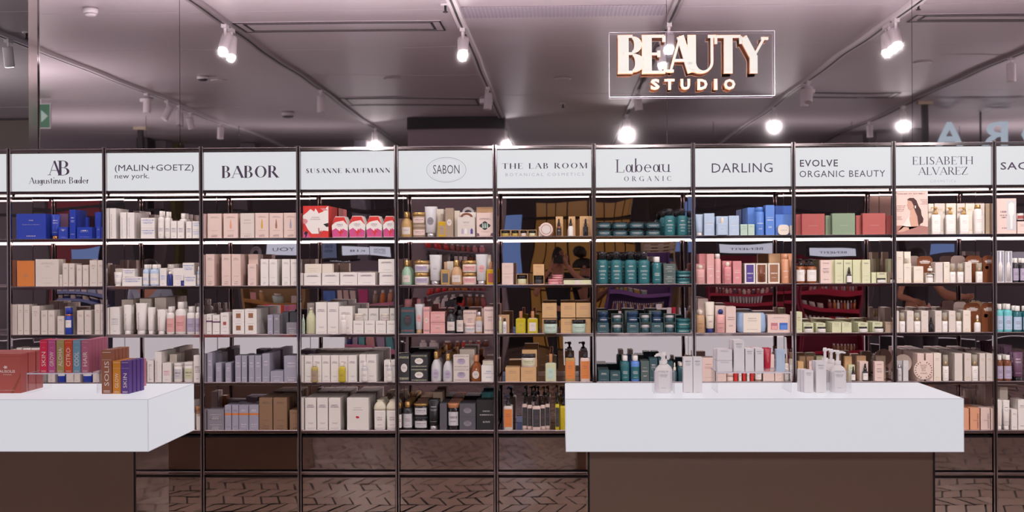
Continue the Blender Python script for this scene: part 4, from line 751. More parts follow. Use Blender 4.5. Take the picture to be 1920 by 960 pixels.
G_[4, 3] = f'b 560 570 667 white 3 b=0; b 571 586.5 667 white 4 {SK}; b 587 603 667 white 5 {SK}; b 603.5 619 667 white 5 {SK}; b 620 635.5 667 white 5 {SK}; b 636 652 667 white 5 {SK}; b 652.5 669 666.5 white 5 {SK}; b 673.5 686.5 665 white 7 {SK}; b 687 706 665 white 8 {SK}; b 720 732 675.5 white 3 {SK}; b 733 745 675.5 white 3 {SK}; c 582.5 595.5 680 olive 1 f=-.026 c=cream l=taupe|small dark oil bottle; c 633.5 647.5 680 citrine 1 f=-.026 c=ivory l=citrine|small yellow oil bottle; c 677.5 689 680 silver 1 f=-.026 c=white; c 724.5 735 680 silver 1 f=-.026 c=white'
G_[4, 4] = f'b 560 570 746 white 3 b=0; b 572 593 746 white 5 {SK} {SKT}; b 594.5 615 746 white 5 {SK} {SKT}; b 616.5 638.5 746 white 6 {SK} {SKT}; b 650.5 691.5 746 white 6 b=0 T=SUSANNE@.68@.34&KAUFMANN@.61@.44|wide white carton with red bird; H 701 722.5 751 white 4; H 724.5 746 751 white 4'
G_[5, 0] = 'r 750.5 772 397 gold 2 l=cream|round gold oil bottle; j 772 798 421 taupe 2 c=taupe l=blush|glass jar of scrub; j 772 797 398 taupe 2 u=.0768 c=gold l=blush|glass jar of scrub; t 795.5 818 387 silver 2 c=silver l=grey b=0; b 817 832 392 ivory 3 f=.1 b=0; v 821.5 836 401 yellow 1 c=taupe l=taupe; X 835 850 390 taupe 2 l=cream b=0; b 852 862 395 ivory 2 f=.08 b=0; h 857.5 891 399 cream 1 d=.06; h 862 893 388 white 1 f=.12 c=silver d=.05; e 893.5 925 399 blush 1 d=.07 l=cream; b 893.5 925 388 tan 1 f=.12 b=A'
G_[5, 1] = 'r 751.5 771.5 488 green 3 l=cream|round green bottle; j 776 803.5 512 ivory 2 c=gold l=lilac; j 776 803.5 489 ivory 2 u=.0765 c=gold l=lilac; t 804.5 826.5 478 silver 2 c=silver l=silver b=0; v 826.5 843 491 gold 1 c=tan l=darkgrey; r 844 866.5 488 tan 2 l=cream|round honey bottle; j 866 893 512 ivory 2 c=gold l=pink; j 866 893 489 ivory 2 u=.0765 c=gold l=pink; t 891.5 914 477 silver 2 c=silver l=pink b=0; v 912.5 928 491 yellow 1 c=copper l=coral; b 838 850 490 ivory 2 f=.1 b=0; b 906 920 478 ivory 2 f=.1 b=0'
G_[5, 2] = 'X 751.5 777 577 petrol 2 l=charcoal i=coral|dark patterned gift carton; c 753 776 561 pink 1 f=.13 c=rose l=none; c 778 792 561 pink 1 f=.13 c=rose l=none; t 777.5 793 571 silver 3 c=tan l=pink b=0; X 793.5 806 576 pink 3 l=blush; X 807 834.5 605.5 pink 2 l=pink i=coral; X 807 834.5 585 pink 2 u=.0695 l=pink i=coral; s 835.5 855 562 charcoal 2 f=.0; c 855 869 582 black 3 c=black l=cream; j 869.5 892 606 blush 1 c=blush l=silver|wide blush jar; X 868.5 893.5 582 blush 2 f=.04 u=.0 l=blush; c 891 904.5 585 tan 1 c=silver l=silver; X 907.5 930 576 blush 2 l=blush; b 903 915 578 blush 3 f=.1 b=0'
G_[5, 3] = 'X 748 767.5 664 charcoal 2 l=white i=palegreen|black floral carton; X 769.5 802 664 charcoal 3 s=2 l=white i=palegreen|black floral carton; r 807 827 660 silver 4 c=gold b=O l=lilac|frosted white bottle; r 829.5 849 664 silver 4 c=gold b=O l=lilac|frosted white bottle; X 850 880 665 cream 1 s=2 l=lilac d=.06; b 862 890 655 ivory 2 f=.1 b=0; r 881.5 902.5 667 amber 2 c=copper l=cream b=O|amber oil bottle; b 902.5 930 685.5 white 2 b=D i=deepblue; b 905 925 676 ivory 2 f=.1 b=0'
G_[5, 4] = 'c 747 753 756 black 4 c=gold; c 754.5 773 754 charcoal 6 c=gold l=silver|black bottle with gold cap; J 775 802 782 black 4 c=charcoal l=silver|low black jar; J 775 802 757.5 black 5 u=.0815 c=gold l=silver|low black jar; t 802 823 750 black 2 c=silver l=none b=B i=silver; b 812 830 735 taupe 3 f=.13 b=0; X 824.5 838 757 darkgrey 7 l=darkgrey; J 838.5 861 757 black 5 c=copper l=silver|black candle glass; X 861.5 892 782 darkgrey 3 l=grey; X 861.5 892 757.5 darkgrey 3 u=.0815 l=grey; b 893.5 930 750 black 2 b=D i=silver d=.07|big black gift box; b 903 930 735 teal 1 f=.2 b=0'
G_[6, 0] = 'k 938.5 957 431 kraft 1 f=.0 l=olive; k 958 973.5 431 kraft 1 l=olive; k 974.5 989 431 kraft 1 l=cream; k 990 1006 431 kraft 1 l=palegreen; o 1011 1037 420.5 blush 1 d=.022 i=brown; b 1010 1025 425 ivory 1 f=.03 b=0; b 1042 1056 406 kraft 1 f=.05 b=0; d 1043 1053 410 brown 1 l=black i=cream|brown dropper bottle; b 1066 1079 406 kraft 1 f=.05 b=0; d 1065 1075.5 410 white 1 l=none b=B; b 1087 1112 405.5 kraft 1 f=.05 b=A d=.05; d 1093 1103 410 black 1 l=none i=cream'
G_[6, 1] = 'b 941 962.5 493 blush 1 s=2 b=B i=taupe; k 968 989.5 514 kraft 1 c=black l=palegreen; k 999.5 1020.5 516 kraft 1 c=black l=charcoal; b 999.5 1020.5 495.5 kraft 1 u=.056 b=A; T 1027.5 1049 523.5 rose 1; T 1034.5 1056 523.5 rose 1 f=.08; T 1035 1056 515.5 rose 1 f=.08 u=.034; S 1056.5 1109 525.5 palegreen 1 d=.06'
G_[6, 2] = 'b 934.5 955 590.5 tan 1 f=.03 b=0; c 942 950 597 white 1 f=-.004 c=black l=silver; c 934.5 941.5 594 palegreen 1 f=-.004 l=none; v 967 985.5 584 citrine 2 c=copper l=citrine d=.045|square yellow oil bottle; v 989 1008.5 584 citrine 2 c=copper l=cream d=.045|square yellow oil bottle; b 1016.5 1043.5 598 kraft 1 b=0 f=.02; b 1016.5 1044 568.5 kraft 1 u=.0945 f=.02 b=B; j 1019 1045 599.5 mint 1 f=-.04 c=black l=mint; b 1051.5 1079.5 597.5 kraft 1 f=.03 b=B; b 1080.5 1108 597.5 kraft 1 f=.03 b=B; b 1051.5 1079.5 568 kraft 1 u=.096 f=.03 b=B; b 1080.5 1108 568 kraft 1 u=.096 f=.03 b=B; j 1072 1099 599.5 mint 1 f=-.02 c=black l=mint'
G_[6, 3] = 'b 947.5 975 689 kraft 2 b=B d=.07; b 976.5 1005.5 689 kraft 2 b=B d=.07; b 979 1007 656 kraft 1 u=.0885 f=.04 b=0; j 977 1004.5 663.5 cream 1 u=.0885 c=charcoal l=palegreen d=.08; v 1022.5 1043 664 palegreen 1 c=copper l=mint; q 1059.5 1079 654 gold 2 c=charcoal l=orange b=B d=.04; q 1088 1107 654 blush 2 c=charcoal l=orange b=B d=.04'
G_[6, 4] = 'q 944 961.5 744 cream 3 c=charcoal l=orange b=B d=.045; q 998 1014 744 blush 1 f=0 c=black l=charcoal d=.045; q 988.5 999 742 blush 1 f=.04 c=black l=charcoal d=.045; q 1013 1023 742 blush 1 f=.04 c=black l=charcoal d=.045; q 979 989 739 blush 3 f=.06 c=black l=charcoal d=.05; q 1022 1031.5 739 blush 3 f=.06 c=black l=charcoal d=.05; q 996 1008 735 blush 2 f=.12 c=black l=charcoal d=.06; q 1041 1049 739 citrine 3 c=black l=charcoal d=.05; q 1049.5 1064 744 citrine 4 c=black l=none d=.05'
jj = 'c=black l=petrol i=white'
G_[7, 0] = ''.join(f'J {a} {b} 430.5 petrol 2 {jj}|low dark blue jar; J {a} {b} 416 petrol 2 u=.0465 {jj}|low dark blue jar;' for a, b in ((1118, 1147), (1148.5, 1178), (1179.5, 1209), (1211, 1240.5))) + 'Q 1245.5 1267 391 teal 1; Q 1270 1290.5 391 teal 1; Q 1238 1256 395 teal 1 f=.09; Q 1263 1280 395 teal 1 f=.09; Q 1285 1300 395 petrol 1 f=.06'
G_[7, 1] = 'Q 1118.5 1141 471.5 teal 1; Q 1145 1168 471.5 teal 1; Q 1171.5 1195 471.5 teal 1; Q 1196.5 1219.5 471.5 teal 1; Q 1134 1156 474 teal 1 f=.1; Q 1158 1180 474 teal 1 f=.1; Q 1186 1208 474 teal 1 f=.1; c 1223.5 1241.5 481.5 teal 2 c=white l=teal i=white b=C; b 1244.5 1267 494.5 slate 2 s=2 b=D i=white; T 1268.5 1297 521.5 teal 2; T 1268.5 1297 508.5 teal 2 u=.0415'
G_[7, 2] = 'b 1119.5 1141.5 605 petrol 1 b=B i=white; T 1121.5 1141 585 darkblue 1 u=.0685 d=.06; k 1146.5 1168.5 606.5 slate 1 c=silver l=petrol; k 1146.5 1168.5 588.5 slate 1 u=.0635 c=silver l=petrol; b 1175.5 1198 605 petrol 1 b=B i=white; T 1176 1197.5 585 darkblue 1 u=.0685 d=.06; k 1199.5 1221 606.5 slate 1 c=silver l=petrol; k 1199.5 1221 588.5 slate 1 u=.0635 c=silver l=petrol; b 1221.5 1243.5 605 petrol 1 b=B i=white; T 1222 1242 585 darkblue 1 u=.0685 d=.06; k 1245 1267 606.5 slate 1 c=silver l=petrol; k 1245 1267 588.5 slate 1 u=.0635 c=silver l=petrol; T 1268 1296.5 611.5 teal 2; T 1268 1296.5 598.5 teal 2 u=.0415; b 1120 1140 583 slate 2 f=.1 b=0; b 1172 1196 583 slate 2 f=.1 b=0; b 1217 1240 583 slate 2 f=.1 b=0'
G_[7, 3] = 'b 1122 1142.5 694 petrol 4 b=B i=white; b 1144 1163.5 697 petrol 2 b=B i=white; c 1164 1181 667.5 teal 3 c=white l=teal i=white b=C; c 1183 1200.5 667.5 azure 3 c=white l=teal i=white b=C|blue bottle with white cap; b 1201.5 1217.5 677 slate 4 b=D i=white; b 1218 1233 672 petrol 3 b=B i=white; b 1235 1249 672 petrol 3 b=0; b 1250 1262 678 petrol 4 b=B i=white; d 1260.5 1270 680 petrol 1 f=-.004 c=ivory; c 1271 1282 680 petrol 3 c=cream l=none; b 1283 1296 684 petrol 2 b=0'
G_[8, 0] = 'b 1300.5 1304 402 softblue 1 b=0; t 1304.5 1319 402 softblue 1 l=none; b 1320.5 1340 400 softblue 2 b=D i=white; b 1343 1365.5 405.5 softblue 2 b=0; v 1345 1364 408 softblue 1 f=-.026 c=ivory l=softblue d=.02; b 1366.5 1386 404.5 softblue 2 b=D i=white; b 1388.5 1401.5 420.5 mint 2 b=A; b 1402.5 1415 420.5 mint 2 b=A; b 1402 1416 389 azure 6 b=0 f=.09; n 1417.5 1434.5 388 azure 2 c=azure i=white; b 1435.5 1452.5 384.5 azure 2 b=D i=white; b 1454 1484 386 deepblue 1 b=0 f=.08 d=.04; R 1458.5 1480.5 421.5 ivory 1 d=.03; R 1481.5 1489 422 ivory 1 d=.03; b 1454 1484 402 azure 1 f=.03 d=.03 b=0'
G_[8, 1] = 'O 1305.5 1322.5 497 pink 1 c=ivory i=white; b 1306 1323 495 pink 1 f=.06 b=0; b 1311 1324 476 rose 4 f=.09 b=0; b 1325.5 1339.5 476 pink 3 b=D i=white; n 1340.5 1352.5 476 pink 2 c=white i=white; b 1354.5 1372 489.5 rose 1 b=0 f=.04; O 1358 1372.5 491 rose 1 c=ivory i=white; b 1374.5 1390.5 489.5 rose 2 b=D i=white; w 1396.5 1416 494 white 1 l=purple c=none; w 1417.5 1438.5 494 ivory 1 l=brown c=brown; w 1440.5 1462 493.5 ivory 1 l=bronze c=none; n 1466 1482.5 477 peach 1 c=peach i=white; b 1442 1464 475.5 tan 1 f=.1 b=0 d=.04; b 1465 1485 475.5 peach 2 f=.08 b=0; n 1483.5 1490 480 tan 1 c=tan'
G_[8, 2] = 'O 1305.5 1322 581 tan 2 c=ivory; t 1323.5 1340.5 566.5 ivory 2 c=navy l=none b=D; b 1309 1328 560 blush 5 f=.1 b=0; b 1341 1361 573.5 blush 2 f=.035 b=0; O 1343.5 1360.5 580 pink 1 c=navy; b 1361 1380 575 blush 3 b=D; u 1382.5 1438 587 sky 2 l=ivory d=.09; U 1439.5 1482 590.5 blush 2; b 1483.5 1490 584 blush 2 b=0'
G_[8, 3] = 'b 1303 1315 680 cream 2 b=0; b 1316.5 1341 671 blush 2 b=B i=coral T=DARLING@.55@.6; b 1342 1362 690 blush 2 b=L; T 1363 1376 700 blush 2; n 1376.5 1383.5 668 red 2 c=white; n 1385 1391 668 white 2 c=white; n 1392.5 1399 668 red 2 c=white; n 1400.5 1406 668 white 2 c=white; n 1407.5 1414 668 red 2 c=white; c 1416 1429 672 taupe 2 c=cream; b 1431 1452 665 blush 2 b=0; b 1453 1470 676 blush 2 b=L; c 1471 1480 672 cream 1 c=taupe; c 1481 1490 662 cream 2 c=darkkraft'
G_[9, 0] = 'b 1492 1502 402 coral 3 f=.03 b=0; b 1503.5 1546.5 401 coral 1 d=.05 b=0 T=COLLECTION@.42@.4 i=blush|square coral gift box; b 1548 1558 404 sage 3 f=.04 b=0; b 1560.5 1603.5 400 sage 1 d=.05 b=0 T=COLLECTION@.42@.36 i=cream|square sage green gift box; b 1605 1615 404 coral 3 f=.03 b=0; b 1617.5 1660.5 400 coral 1 d=.05 b=0 T=COLLECTION@.42@.4 i=blush|square coral gift box; b 1662 1674 404 coral 3 f=.03 b=0'
G_[9, 1] = 'p 1492.5 1511 485 amber 1 l=white b=B|amber pump bottle with white label; p 1512.5 1533.5 485 amber 1 l=white b=B|amber pump bottle with white label; p 1505 1523 486 amber 1 f=.1 l=white; b 1538.5 1559 487.5 blush 1 b=C d=.05; b 1556 1565 487.5 palegreen 3 f=.02 b=0; b 1565.5 1581.5 487 palegreen 2 b=L; b 1582 1598 487 palegreen 2 b=L; d 1588 1598.5 501 charcoal 1 f=-.026 l=white; b 1599 1615 487 palegreen 4 f=.02 b=0; b 1616.5 1632 487 palegreen 4 b=L; b 1634 1643 511 palegreen 3 b=0; b 1644 1663 511 palegreen 2 b=L f=.02; j 1646 1662.5 521.5 white 1 f=-.02 c=black l=white; b 1664 1676 511 taupe 2 f=.02 b=0; j 1670 1678 521.5 white 1 f=-.02; b 1666 1676 485.5 palegreen 3 f=.14 b=0'
G_[9, 2] = 'b 1492.5 1504.5 585 palegreen 3 b=B; b 1506 1525.5 606 palegreen 3 b=A f=.02; j 1509 1525 613 white 1 f=-.02 l=white; b 1530 1548 606 palegreen 3 b=A f=.02; j 1534 1550 613 white 1 f=-.02 l=white; b 1560 1577.5 605 palegreen 4 b=B; b 1578.5 1597 605 palegreen 5 b=B; b 1609 1627.5 605 palegreen 4 b=A f=.02; j 1612 1628 613 white 1 f=-.02 l=white; b 1636 1655 604 palegreen 3 b=A f=.02; j 1641 1658.5 613 white 1 f=-.02 l=white; b 1660 1675 604 taupe 2 b=A'
G_[9, 3] = 'b 1496 1507 678 kraft 2 b=0; b 1499 1511 668 tan 2 f=.16 b=0; b 1512 1526 668 tan 2 f=.16 b=0; b 1517 1530 677 blush 2 b=A f=.06; b 1531 1547 668 palegreen 2 f=.16 b=0; b 1584 1597.5 668 kraft 1 f=.1 b=0; b 1591 1603 684 palegreen 1 f=.05; d 1596.5 1605 687.5 charcoal 1 l=white; b 1606.5 1624 667 tan 1 f=.1 b=0; b 1612 1628 678 blush 2 f=.03 b=0; d 1618 1629 682 charcoal 1 l=white; b 1642.5 1661 667 taupe 1 f=.14 b=0; b 1640 1657.5 678 blush 1 b=C d=.05; c 1672 1678 684 charcoal 1'
G_[10, 0] = 'b 1740.5 1751 382 ivory 1 f=.04 b=A i=gold; b 1752.5 1772 381.5 cream 2 f=.04 b=A i=gold; b 1774.5 1793 381.5 ivory 2 f=.04 b=A i=gold; b 1794.5 1810 381.5 cream 2 f=.04 b=A i=gold; b 1811 1828 381.5 ivory 2 f=.04 b=A i=gold; b 1829 1846.5 381.5 cream 2 f=.04 b=A i=gold; b 1848 1862 381.5 taupe 2 f=.04 b=A i=gold; q 1747 1764.5 388 white 1 c=gold l=white b=B f=-.006 d=.03 i=taupe; q 1774 1792 388 white 1 c=gold l=white b=B f=-.006 d=.03 i=taupe; q 1800 1818 388 white 1 c=gold l=white b=B f=-.006 d=.03 i=taupe; C 1827.5 1845 383.5 white 1 c=gold l=white b=B f=-.006 i=taupe'
G_[10, 1] = 'b 1680.5 1694 471.5 ivory 2 b=A i=gold T=Clea@.04@.8 d=.04; b 1695.5 1708 472 ivory 1 f=.06 b=0; m 1697 1707 484 ivory 1 f=.03; b 1695 1709 494.5 ivory 1 d=.03 b=A i=gold T=Tone@.04@.8; b 1713.5 1731.5 499.5 ivory 2 b=A i=gold T=Serum@.04@.84; a 1707 1726 480 blush 1 b=0 f=.16; a 1722.5 1752 480 brown 1 b=A f=.07; k 1736 1753.5 512 ivory 1 l=white c=white f=.0; d 1740 1750 499 white 1 u=.072 f=.01 c=white; b 1754 1768 492 cream 5 b=0; b 1769.5 1781 491.5 ivory 4 b=A i=gold T=Ser@.04@.7; a 1786 1813 479.5 blush 1 b=0 f=.2; m 1781 1793 494 white 1; m 1796 1808 494 white 1; b 1809.5 1822 491.5 cream 2 b=A i=gold T=Ser@.04@.7; a 1813.5 1844 479 brown 1 b=A f=.07; m 1831 1844 493 white 1; a 1846 1872 479 brown 1 b=A f=.06'
G_[10, 2] = 'b 1678 1686 583 cream 2 b=0; m 1687 1698 586.5 white 1; b 1700.5 1713.5 583 cream 4 b=A i=gold T=Seru@.03@.8; m 1714.5 1727 586.5 white 1; b 1727.5 1741 583 cream 4 b=A i=gold T=Serum@.03@.8; d 1742 1752 595 black 1; b 1753.5 1766 583 cream 5 b=A i=gold; m 1767 1778 586 white 1; b 1779.5 1792 583 cream 5 b=A i=gold; m 1793 1804 586 white 1; b 1806 1820.5 582 ivory 3 b=A i=gold T=Seru@.03@.8; a 1791 1816 566 blush 1 b=0 f=.2; a 1811 1842 568.5 brown 1 b=A f=.06; d 1828 1841 591 white 1 c=white; a 1843.5 1872 568.5 brown 1 b=A f=.05; a 1820 1846 565.5 tan 1 b=0 f=.2'
G_[10, 3] = 'c 1683 1692 684 silver 1 c=silver l=silver; b 1681 1692 677 silver 1 f=.05 b=0; b 1693.5 1703.5 676 silver 1 b=A i=white; b 1720 1733 663 blush 9 b=0; b 1736 1750 663 blush 9 b=0; b 1751 1765 662.5 ivory 9 b=A i=gold T=Cre@.05@.7; m 1768.5 1780 665.5 white 1; b 1790 1805 663 cream 9 b=0; b 1808.5 1821.5 663 cream 9 b=A i=gold T=Cre@.05@.7; m 1822.5 1835.5 665 white 1; b 1837 1848 663 cream 8 b=A i=gold T=Cre@.05@.7; b 1849.5 1862 663 cream 8 b=A i=gold'
G_[10, 4] = 'b 1800 1817 766 peach 3 b=0; b 1819 1837 765.5 peach 4 b=0 i=plum V=sunscreen@.8@.75 T=50@.42@.4|peach sunscreen carton; b 1839 1856.5 765.5 blush 4 b=0 i=plum V=sunscreen@.8@.75 T=50@.42@.4|blush sunscreen carton; b 1858 1872 765.5 blush 3 b=0 i=plum|blush sunscreen carton'
G_[11, 0] = 'E 1868.5 1906 372 blush 2 d=.05; b 1907.5 1930 415 blush 2 b=B; J 1908 1922 400 white 1 u=.086 c=white l=coral'
G_[11, 1] = 'w 1869 1883.5 470 silver 2 l=lavender c=white; w 1884.5 1898.5 471 silver 2 l=lavender c=white; c 1900 1912 484 charcoal 3 c=white l=lilac; c 1913.5 1926 484 charcoal 2 c=white l=lilac; b 1899 1922 472 lavender 1 f=.15 b=0'
G_[11, 2] = 'c 1869.5 1883 570 turquoise 2 c=white l=softblue; c 1884 1900.5 570 turquoise 2 c=white l=softblue; c 1901.5 1918.5 574 teal 2 c=white l=softblue; c 1919.5 1932 574 teal 2 c=white l=softblue'
G_[11, 3] = 'c 1870 1882.5 666 brown 2 c=white l=lilac; c 1883.5 1899.5 666 brown 3 c=white l=lilac; t 1902 1921 661 plum 3 c=black l=none b=B i=white; t 1884 1900 648 plum 3 f=.1 c=black'
G_[11, 4] = 't 1869.5 1881 751 white 3 b=0; t 1882 1895.5 751 white 3 b=B; b 1896.5 1908 768 white 3 b=A; b 1909 1925 750 white 3 b=A; b 1875 1890 726 ivory 3 f=.15 b=0'
for (bi, ri), sp in sorted(G_.items()): shelf_goods(bi, ri, sp)

bk = M(); mi = []; bmats = []
for c_, rows in BACKS.items():
    bmats.append(board(c_, '0'))
    for x, y, z, w, d, h in rows:
        n0 = len(bk.f); bk.box(x-w/2, x+w/2, y-d/2, y+d/2, z+.0003, z+h); mi += [len(bmats)-1]*(len(bk.f)-n0)
bme = bk.mesh('carton_backs', bmats[0])
for m_ in bmats[1:]: bme.materials.append(m_)
bme.polygons.foreach_set('material_index', mi); ob('rear_cartons', bme, None, kind='stuff', label='rear ranks of cartons standing behind the front ones on all shelves', category='boxes')
# ---------------------------------------------------------------- goods on the counters
def on_counter(kind, x0, x1, y0, col, num=1, yb_=737, z=None, desc='', cat='box', grp=None, dd=None, gap=.003, name=None, dx=0, **o_):
    "stands where the photograph shows its foot at yb_ on the counter top (or on a riser at height z)"
    z = zt + .0015 if z is None else z
    q = px((x0+x1)/2, yb_, 0) - CAM; Yf = CAM.y + (z - CAM.z)/q.z*q.y
    if 'Yf' in o_: Yf = o_['Yf']
    a, b = px(x0, yb_, Yf), px(x1, yb_, Yf); w = b.x-a.x; h = px((x0+x1)/2, y0, Yf).z - z; dd = dd or min(w, .07)
    out = []
    for k in range(num):
        o = article(kind, w-.0008, h, dd, col, o_.get('c', CAPD.get(kind, 'none')), o_.get('l', LABD.get(kind, 'none')), o_.get('b', '0'), o_.get('i', 'plum'), ((a.x+b.x)/2 + dx*k, Yf+dd/2+k*(dd+gap), z), name)
        thing(o, desc if k == 0 else '%s, %s copy behind the front one' % (desc.split(',')[0], ORD[k-1]), cat, grp); out.append((o, w, h, dd))
    return out
def riser(x0, x1, y0, y1, dep, la):
    Yf = CAM.y + (zt - CAM.z)/(px((x0+x1)/2, y1, 0) - CAM).z*(px((x0+x1)/2, y1, 0) - CAM).y
    a, b = px(x0, y1, Yf), px(x1, y1, Yf); h = px((x0+x1)/2, y0, Yf).z - zt; w = b.x-a.x; t = .006
    o = mk('acrylic_riser', M().box(0, w, 0, dep, h-t, h), clear, None, (a.x, Yf, zt+.0014))
    for n, q in (('side_panel', (0, t, 0, dep, 0, h-t)), ('side_panel', (w-t, w, 0, dep, 0, h-t)), ('front_edge', (0, w, -.0008, .0, h-t, h)), ('side_edge', (0, .0012, -.0008, 0, 0, h-t)), ('side_edge', (w-.0012, w, -.0008, 0, 0, h-t)), ('back_edge', (0, w, dep, dep+.0008, h-t, h)), ('top_edge', (-.0008, 0, 0, dep, h-.003, h)), ('top_edge', (w, w+.0008, 0, dep, h-.003, h))):
        mk(n, M().box(*q), clear if 'panel' in n else acr_edge, o)
    thing(o, la, 'riser'); return zt+.0016+h, Yf
def holder(x0, x1, y0, y1, dep, la):
    Yf = CAM.y + (zt - CAM.z)/(px((x0+x1)/2, y1, 0) - CAM).z*(px((x0+x1)/2, y1, 0) - CAM).y
    a, b = px(x0, y1, Yf), px(x1, y1, Yf); h = px((x0+x1)/2, y0, Yf).z - zt; w = b.x-a.x; t = .003
    o = mk('acrylic_holder', M().box(0, w, 0, t, 0, h), clear, None, (a.x, Yf, zt+.0014))
    for n, q in (('side_panel', (0, t, t, dep, 0, h)), ('side_panel', (w-t, w, t, dep, 0, h)), ('back_panel', (t, w-t, dep-t, dep, 0, h)), ('rim', (0, w, -.0006, 0, h-.0012, h)), ('rim', (0, .001, -.0006, 0, 0, h)), ('rim', (w-.001, w, -.0006, 0, 0, h)), ('rim', (0, w, -.0006, 0, 0, .001)), ('rim', (-.0006, 0, 0, dep, h-.0012, h)), ('rim', (w, w+.0006, 0, dep, h-.0012, h))):
        mk(n, M().box(*q), clear if 'panel' in n else acr_edge, o)
    thing(o, la, 'holder'); return Yf
WC = carton('e8e2e4', '4a4450', ((.88, .03, .62), (.83, .012, .5), (.80, .012, .56), (.77, .012, .44), (.02, .008, .4)), .5)
def white_carton(*a_, **k_):
    r_ = on_counter(*a_, **k_)
    for o, w, h, dd in r_: o.data.materials[0] = WC
    return r_
def big_pump(x0, x1, ytop, ysh, num, flip, la, dep, Yf):
    "milky refill bottle with a broad shoulder and a pump, standing in the holder"
    a, b = px(x0, 735, Yf), px(x1, 735, Yf); w = b.x-a.x; z = zt+.002; H = px((x0+x1)/2, ytop, Yf).z - z; sh = px((x0+x1)/2, ysh, Yf).z - z; r = w/2
    mb = pm('milky_plastic', 'efe9e8', .35); me = None
    for k in range(num):
        cx = (a.x+b.x)/2 - flip*.012*k; cy = Yf+.05+k*.088
        o = mk('refill_bottle', M().rlathe([(.94, 0), (1, .006), (1, sh*.78), (.97, sh*.86), (.86, sh*.95), (.62, sh*1.03), (.36, sh*1.09), (.3, sh*1.12)], w, .075, .03, 0, 0, True, 5), mb, None, (cx, cy, z))
        mk('pump', M().lathe([(r*.40, sh*1.10), (r*.42, sh*1.13), (r*.40, sh*1.26), (r*.2, sh*1.27), (r*.18, H-.018), (r*.28, H-.017), (r*.28, H-.006), (r*.2, H)], 16), mb, o)
        mk('nozzle', M().tube([(0, 0, H-.010), (flip*r*.6, 0, H-.009), (flip*r*1.0, 0, H-.013)], [.0055, .005, .004], 8), mb, o)
        if k == 0: mk('label', M().box(-w*.30, w*.30, -.0382, -.0376, sh*.18, sh*.88), carton('efe9e8', '4a4450', ((.97, .05, .98), (.90, .014, .5), (.76, .04, .8), (.70, .02, .75), (.65, .02, .6), (.03, .02, .4))), o)
        thing(o, la if k == 0 else '%s, %s one behind the front bottle' % (la.split(',')[0], ORD[k-1]), 'bottle', 'white refill bottles on the counter')
Yh = holder(1226.5, 1265.5, 697, 738.5, .17, 'clear acrylic holder at the shelf-wall middle with one row of white refill bottles')
big_pump(1229, 1260, 664, 690, 2, -1, 'milky white refill bottle in holder beside two tall cartons, pump turned away', .17, Yh+.004)
Yh = holder(1556.5, 1596.5, 697, 738, .26, 'clear acrylic holder near the counter end with three white refill bottles')
big_pump(1560, 1590, 658, 690, 3, 1, 'milky white refill bottle in holder near the counter end, pump turned outward', .26, Yh+.004)
for (a_, b_, d_) in ((1281.5, 1299, 'slim white carton touching the acrylic holder side'), (1299.5, 1317, 'slim white carton between its twin and the riser')): white_carton('b', a_, b_, 669.5, 'white', 1, 737, None, d_, 'box', dd=.05, i='plum')
white_carton('b', 1508, 1525.5, 694, 'white', 3, 737, None, 'short white carton in a slanting row beyond the riser', 'box', 'short white cartons in a slanting row', dd=.03, dx=-.008)
white_carton('b', 1530, 1549.5, 678, 'white', 2, 737, None, 'tall white carton beside the three refill bottles', 'box', 'tall white cartons beside refill bottles', dd=.045, dx=-.003)
zr, Yr = riser(1344, 1484, 698, 737, .24, 'clear acrylic riser carrying white cartons, red tube and light blue carton')
RY = dict(yb_=697.5, z=zr, Yf=Yr+.012)
q = white_carton('b', 1345, 1373, 676, 'white', 2, desc='low white carton at lower level of riser stack', cat='box', grp='lower white cartons of the riser stack', dd=.06, dx=-.008, **RY)
for k in range(2):
    o = article('b', q[0][1], px(1359, 656, Yr).z-px(1359, 676.5, Yr).z, .06, 'white', 'none', 'none', '0', 'ink' if 0 else 'plum', (q[0][0].location.x-.008*k, Yr+.012+.03+k*.063, zr+q[0][2]+.0005)); o.data.materials[0] = WC
    thing(o, 'low white carton on top of riser stack' + (', second one behind' if k else ''), 'box', 'upper white cartons of the riser stack')
white_carton('b', 1376, 1396, 638, 'white', 2, desc='tallest white carton standing on the acrylic riser', cat='box', grp='tallest white cartons', dd=.06, dx=-.008, **RY)
white_carton('b', 1397.5, 1414, 654, 'white', 2, desc='medium white carton beside the tallest one on riser', cat='box', grp='medium white cartons', dd=.05, dx=-.005, **RY)
white_carton('b', 1416, 1432, 654, 'white', 2, desc='medium white carton beside the red tube on riser', cat='box', grp='medium white cartons by the tube', dd=.05, dx=-.005, **RY)
for k, (a_, b_, y_) in enumerate(((1433.5, 1447, 653), )):
    o = on_counter('t', a_, b_, y_, 'crimson', 2, desc='glossy crimson tube standing on the acrylic riser', cat='tube', grp='crimson tubes on the riser', c='rose', l='none', dx=-.004, name='cream_tube', **RY)[0]
    vletter(o[0], 'PEPTIDE', board('pink', '0'), 0, o[2]*.4, o[2]*.78, -.016, .004)
o = on_counter('b', 1455.5, 1472, 655, 'softblue', 1, desc='light blue carton with upright lettering on the riser end', cat='box', dd=.045, **RY)[0]; vletter(o[0], 'LIPTREAT', board('white', '0'), 0, o[2]*.25, o[2]*.75, -o[3]/2-.001, .006)
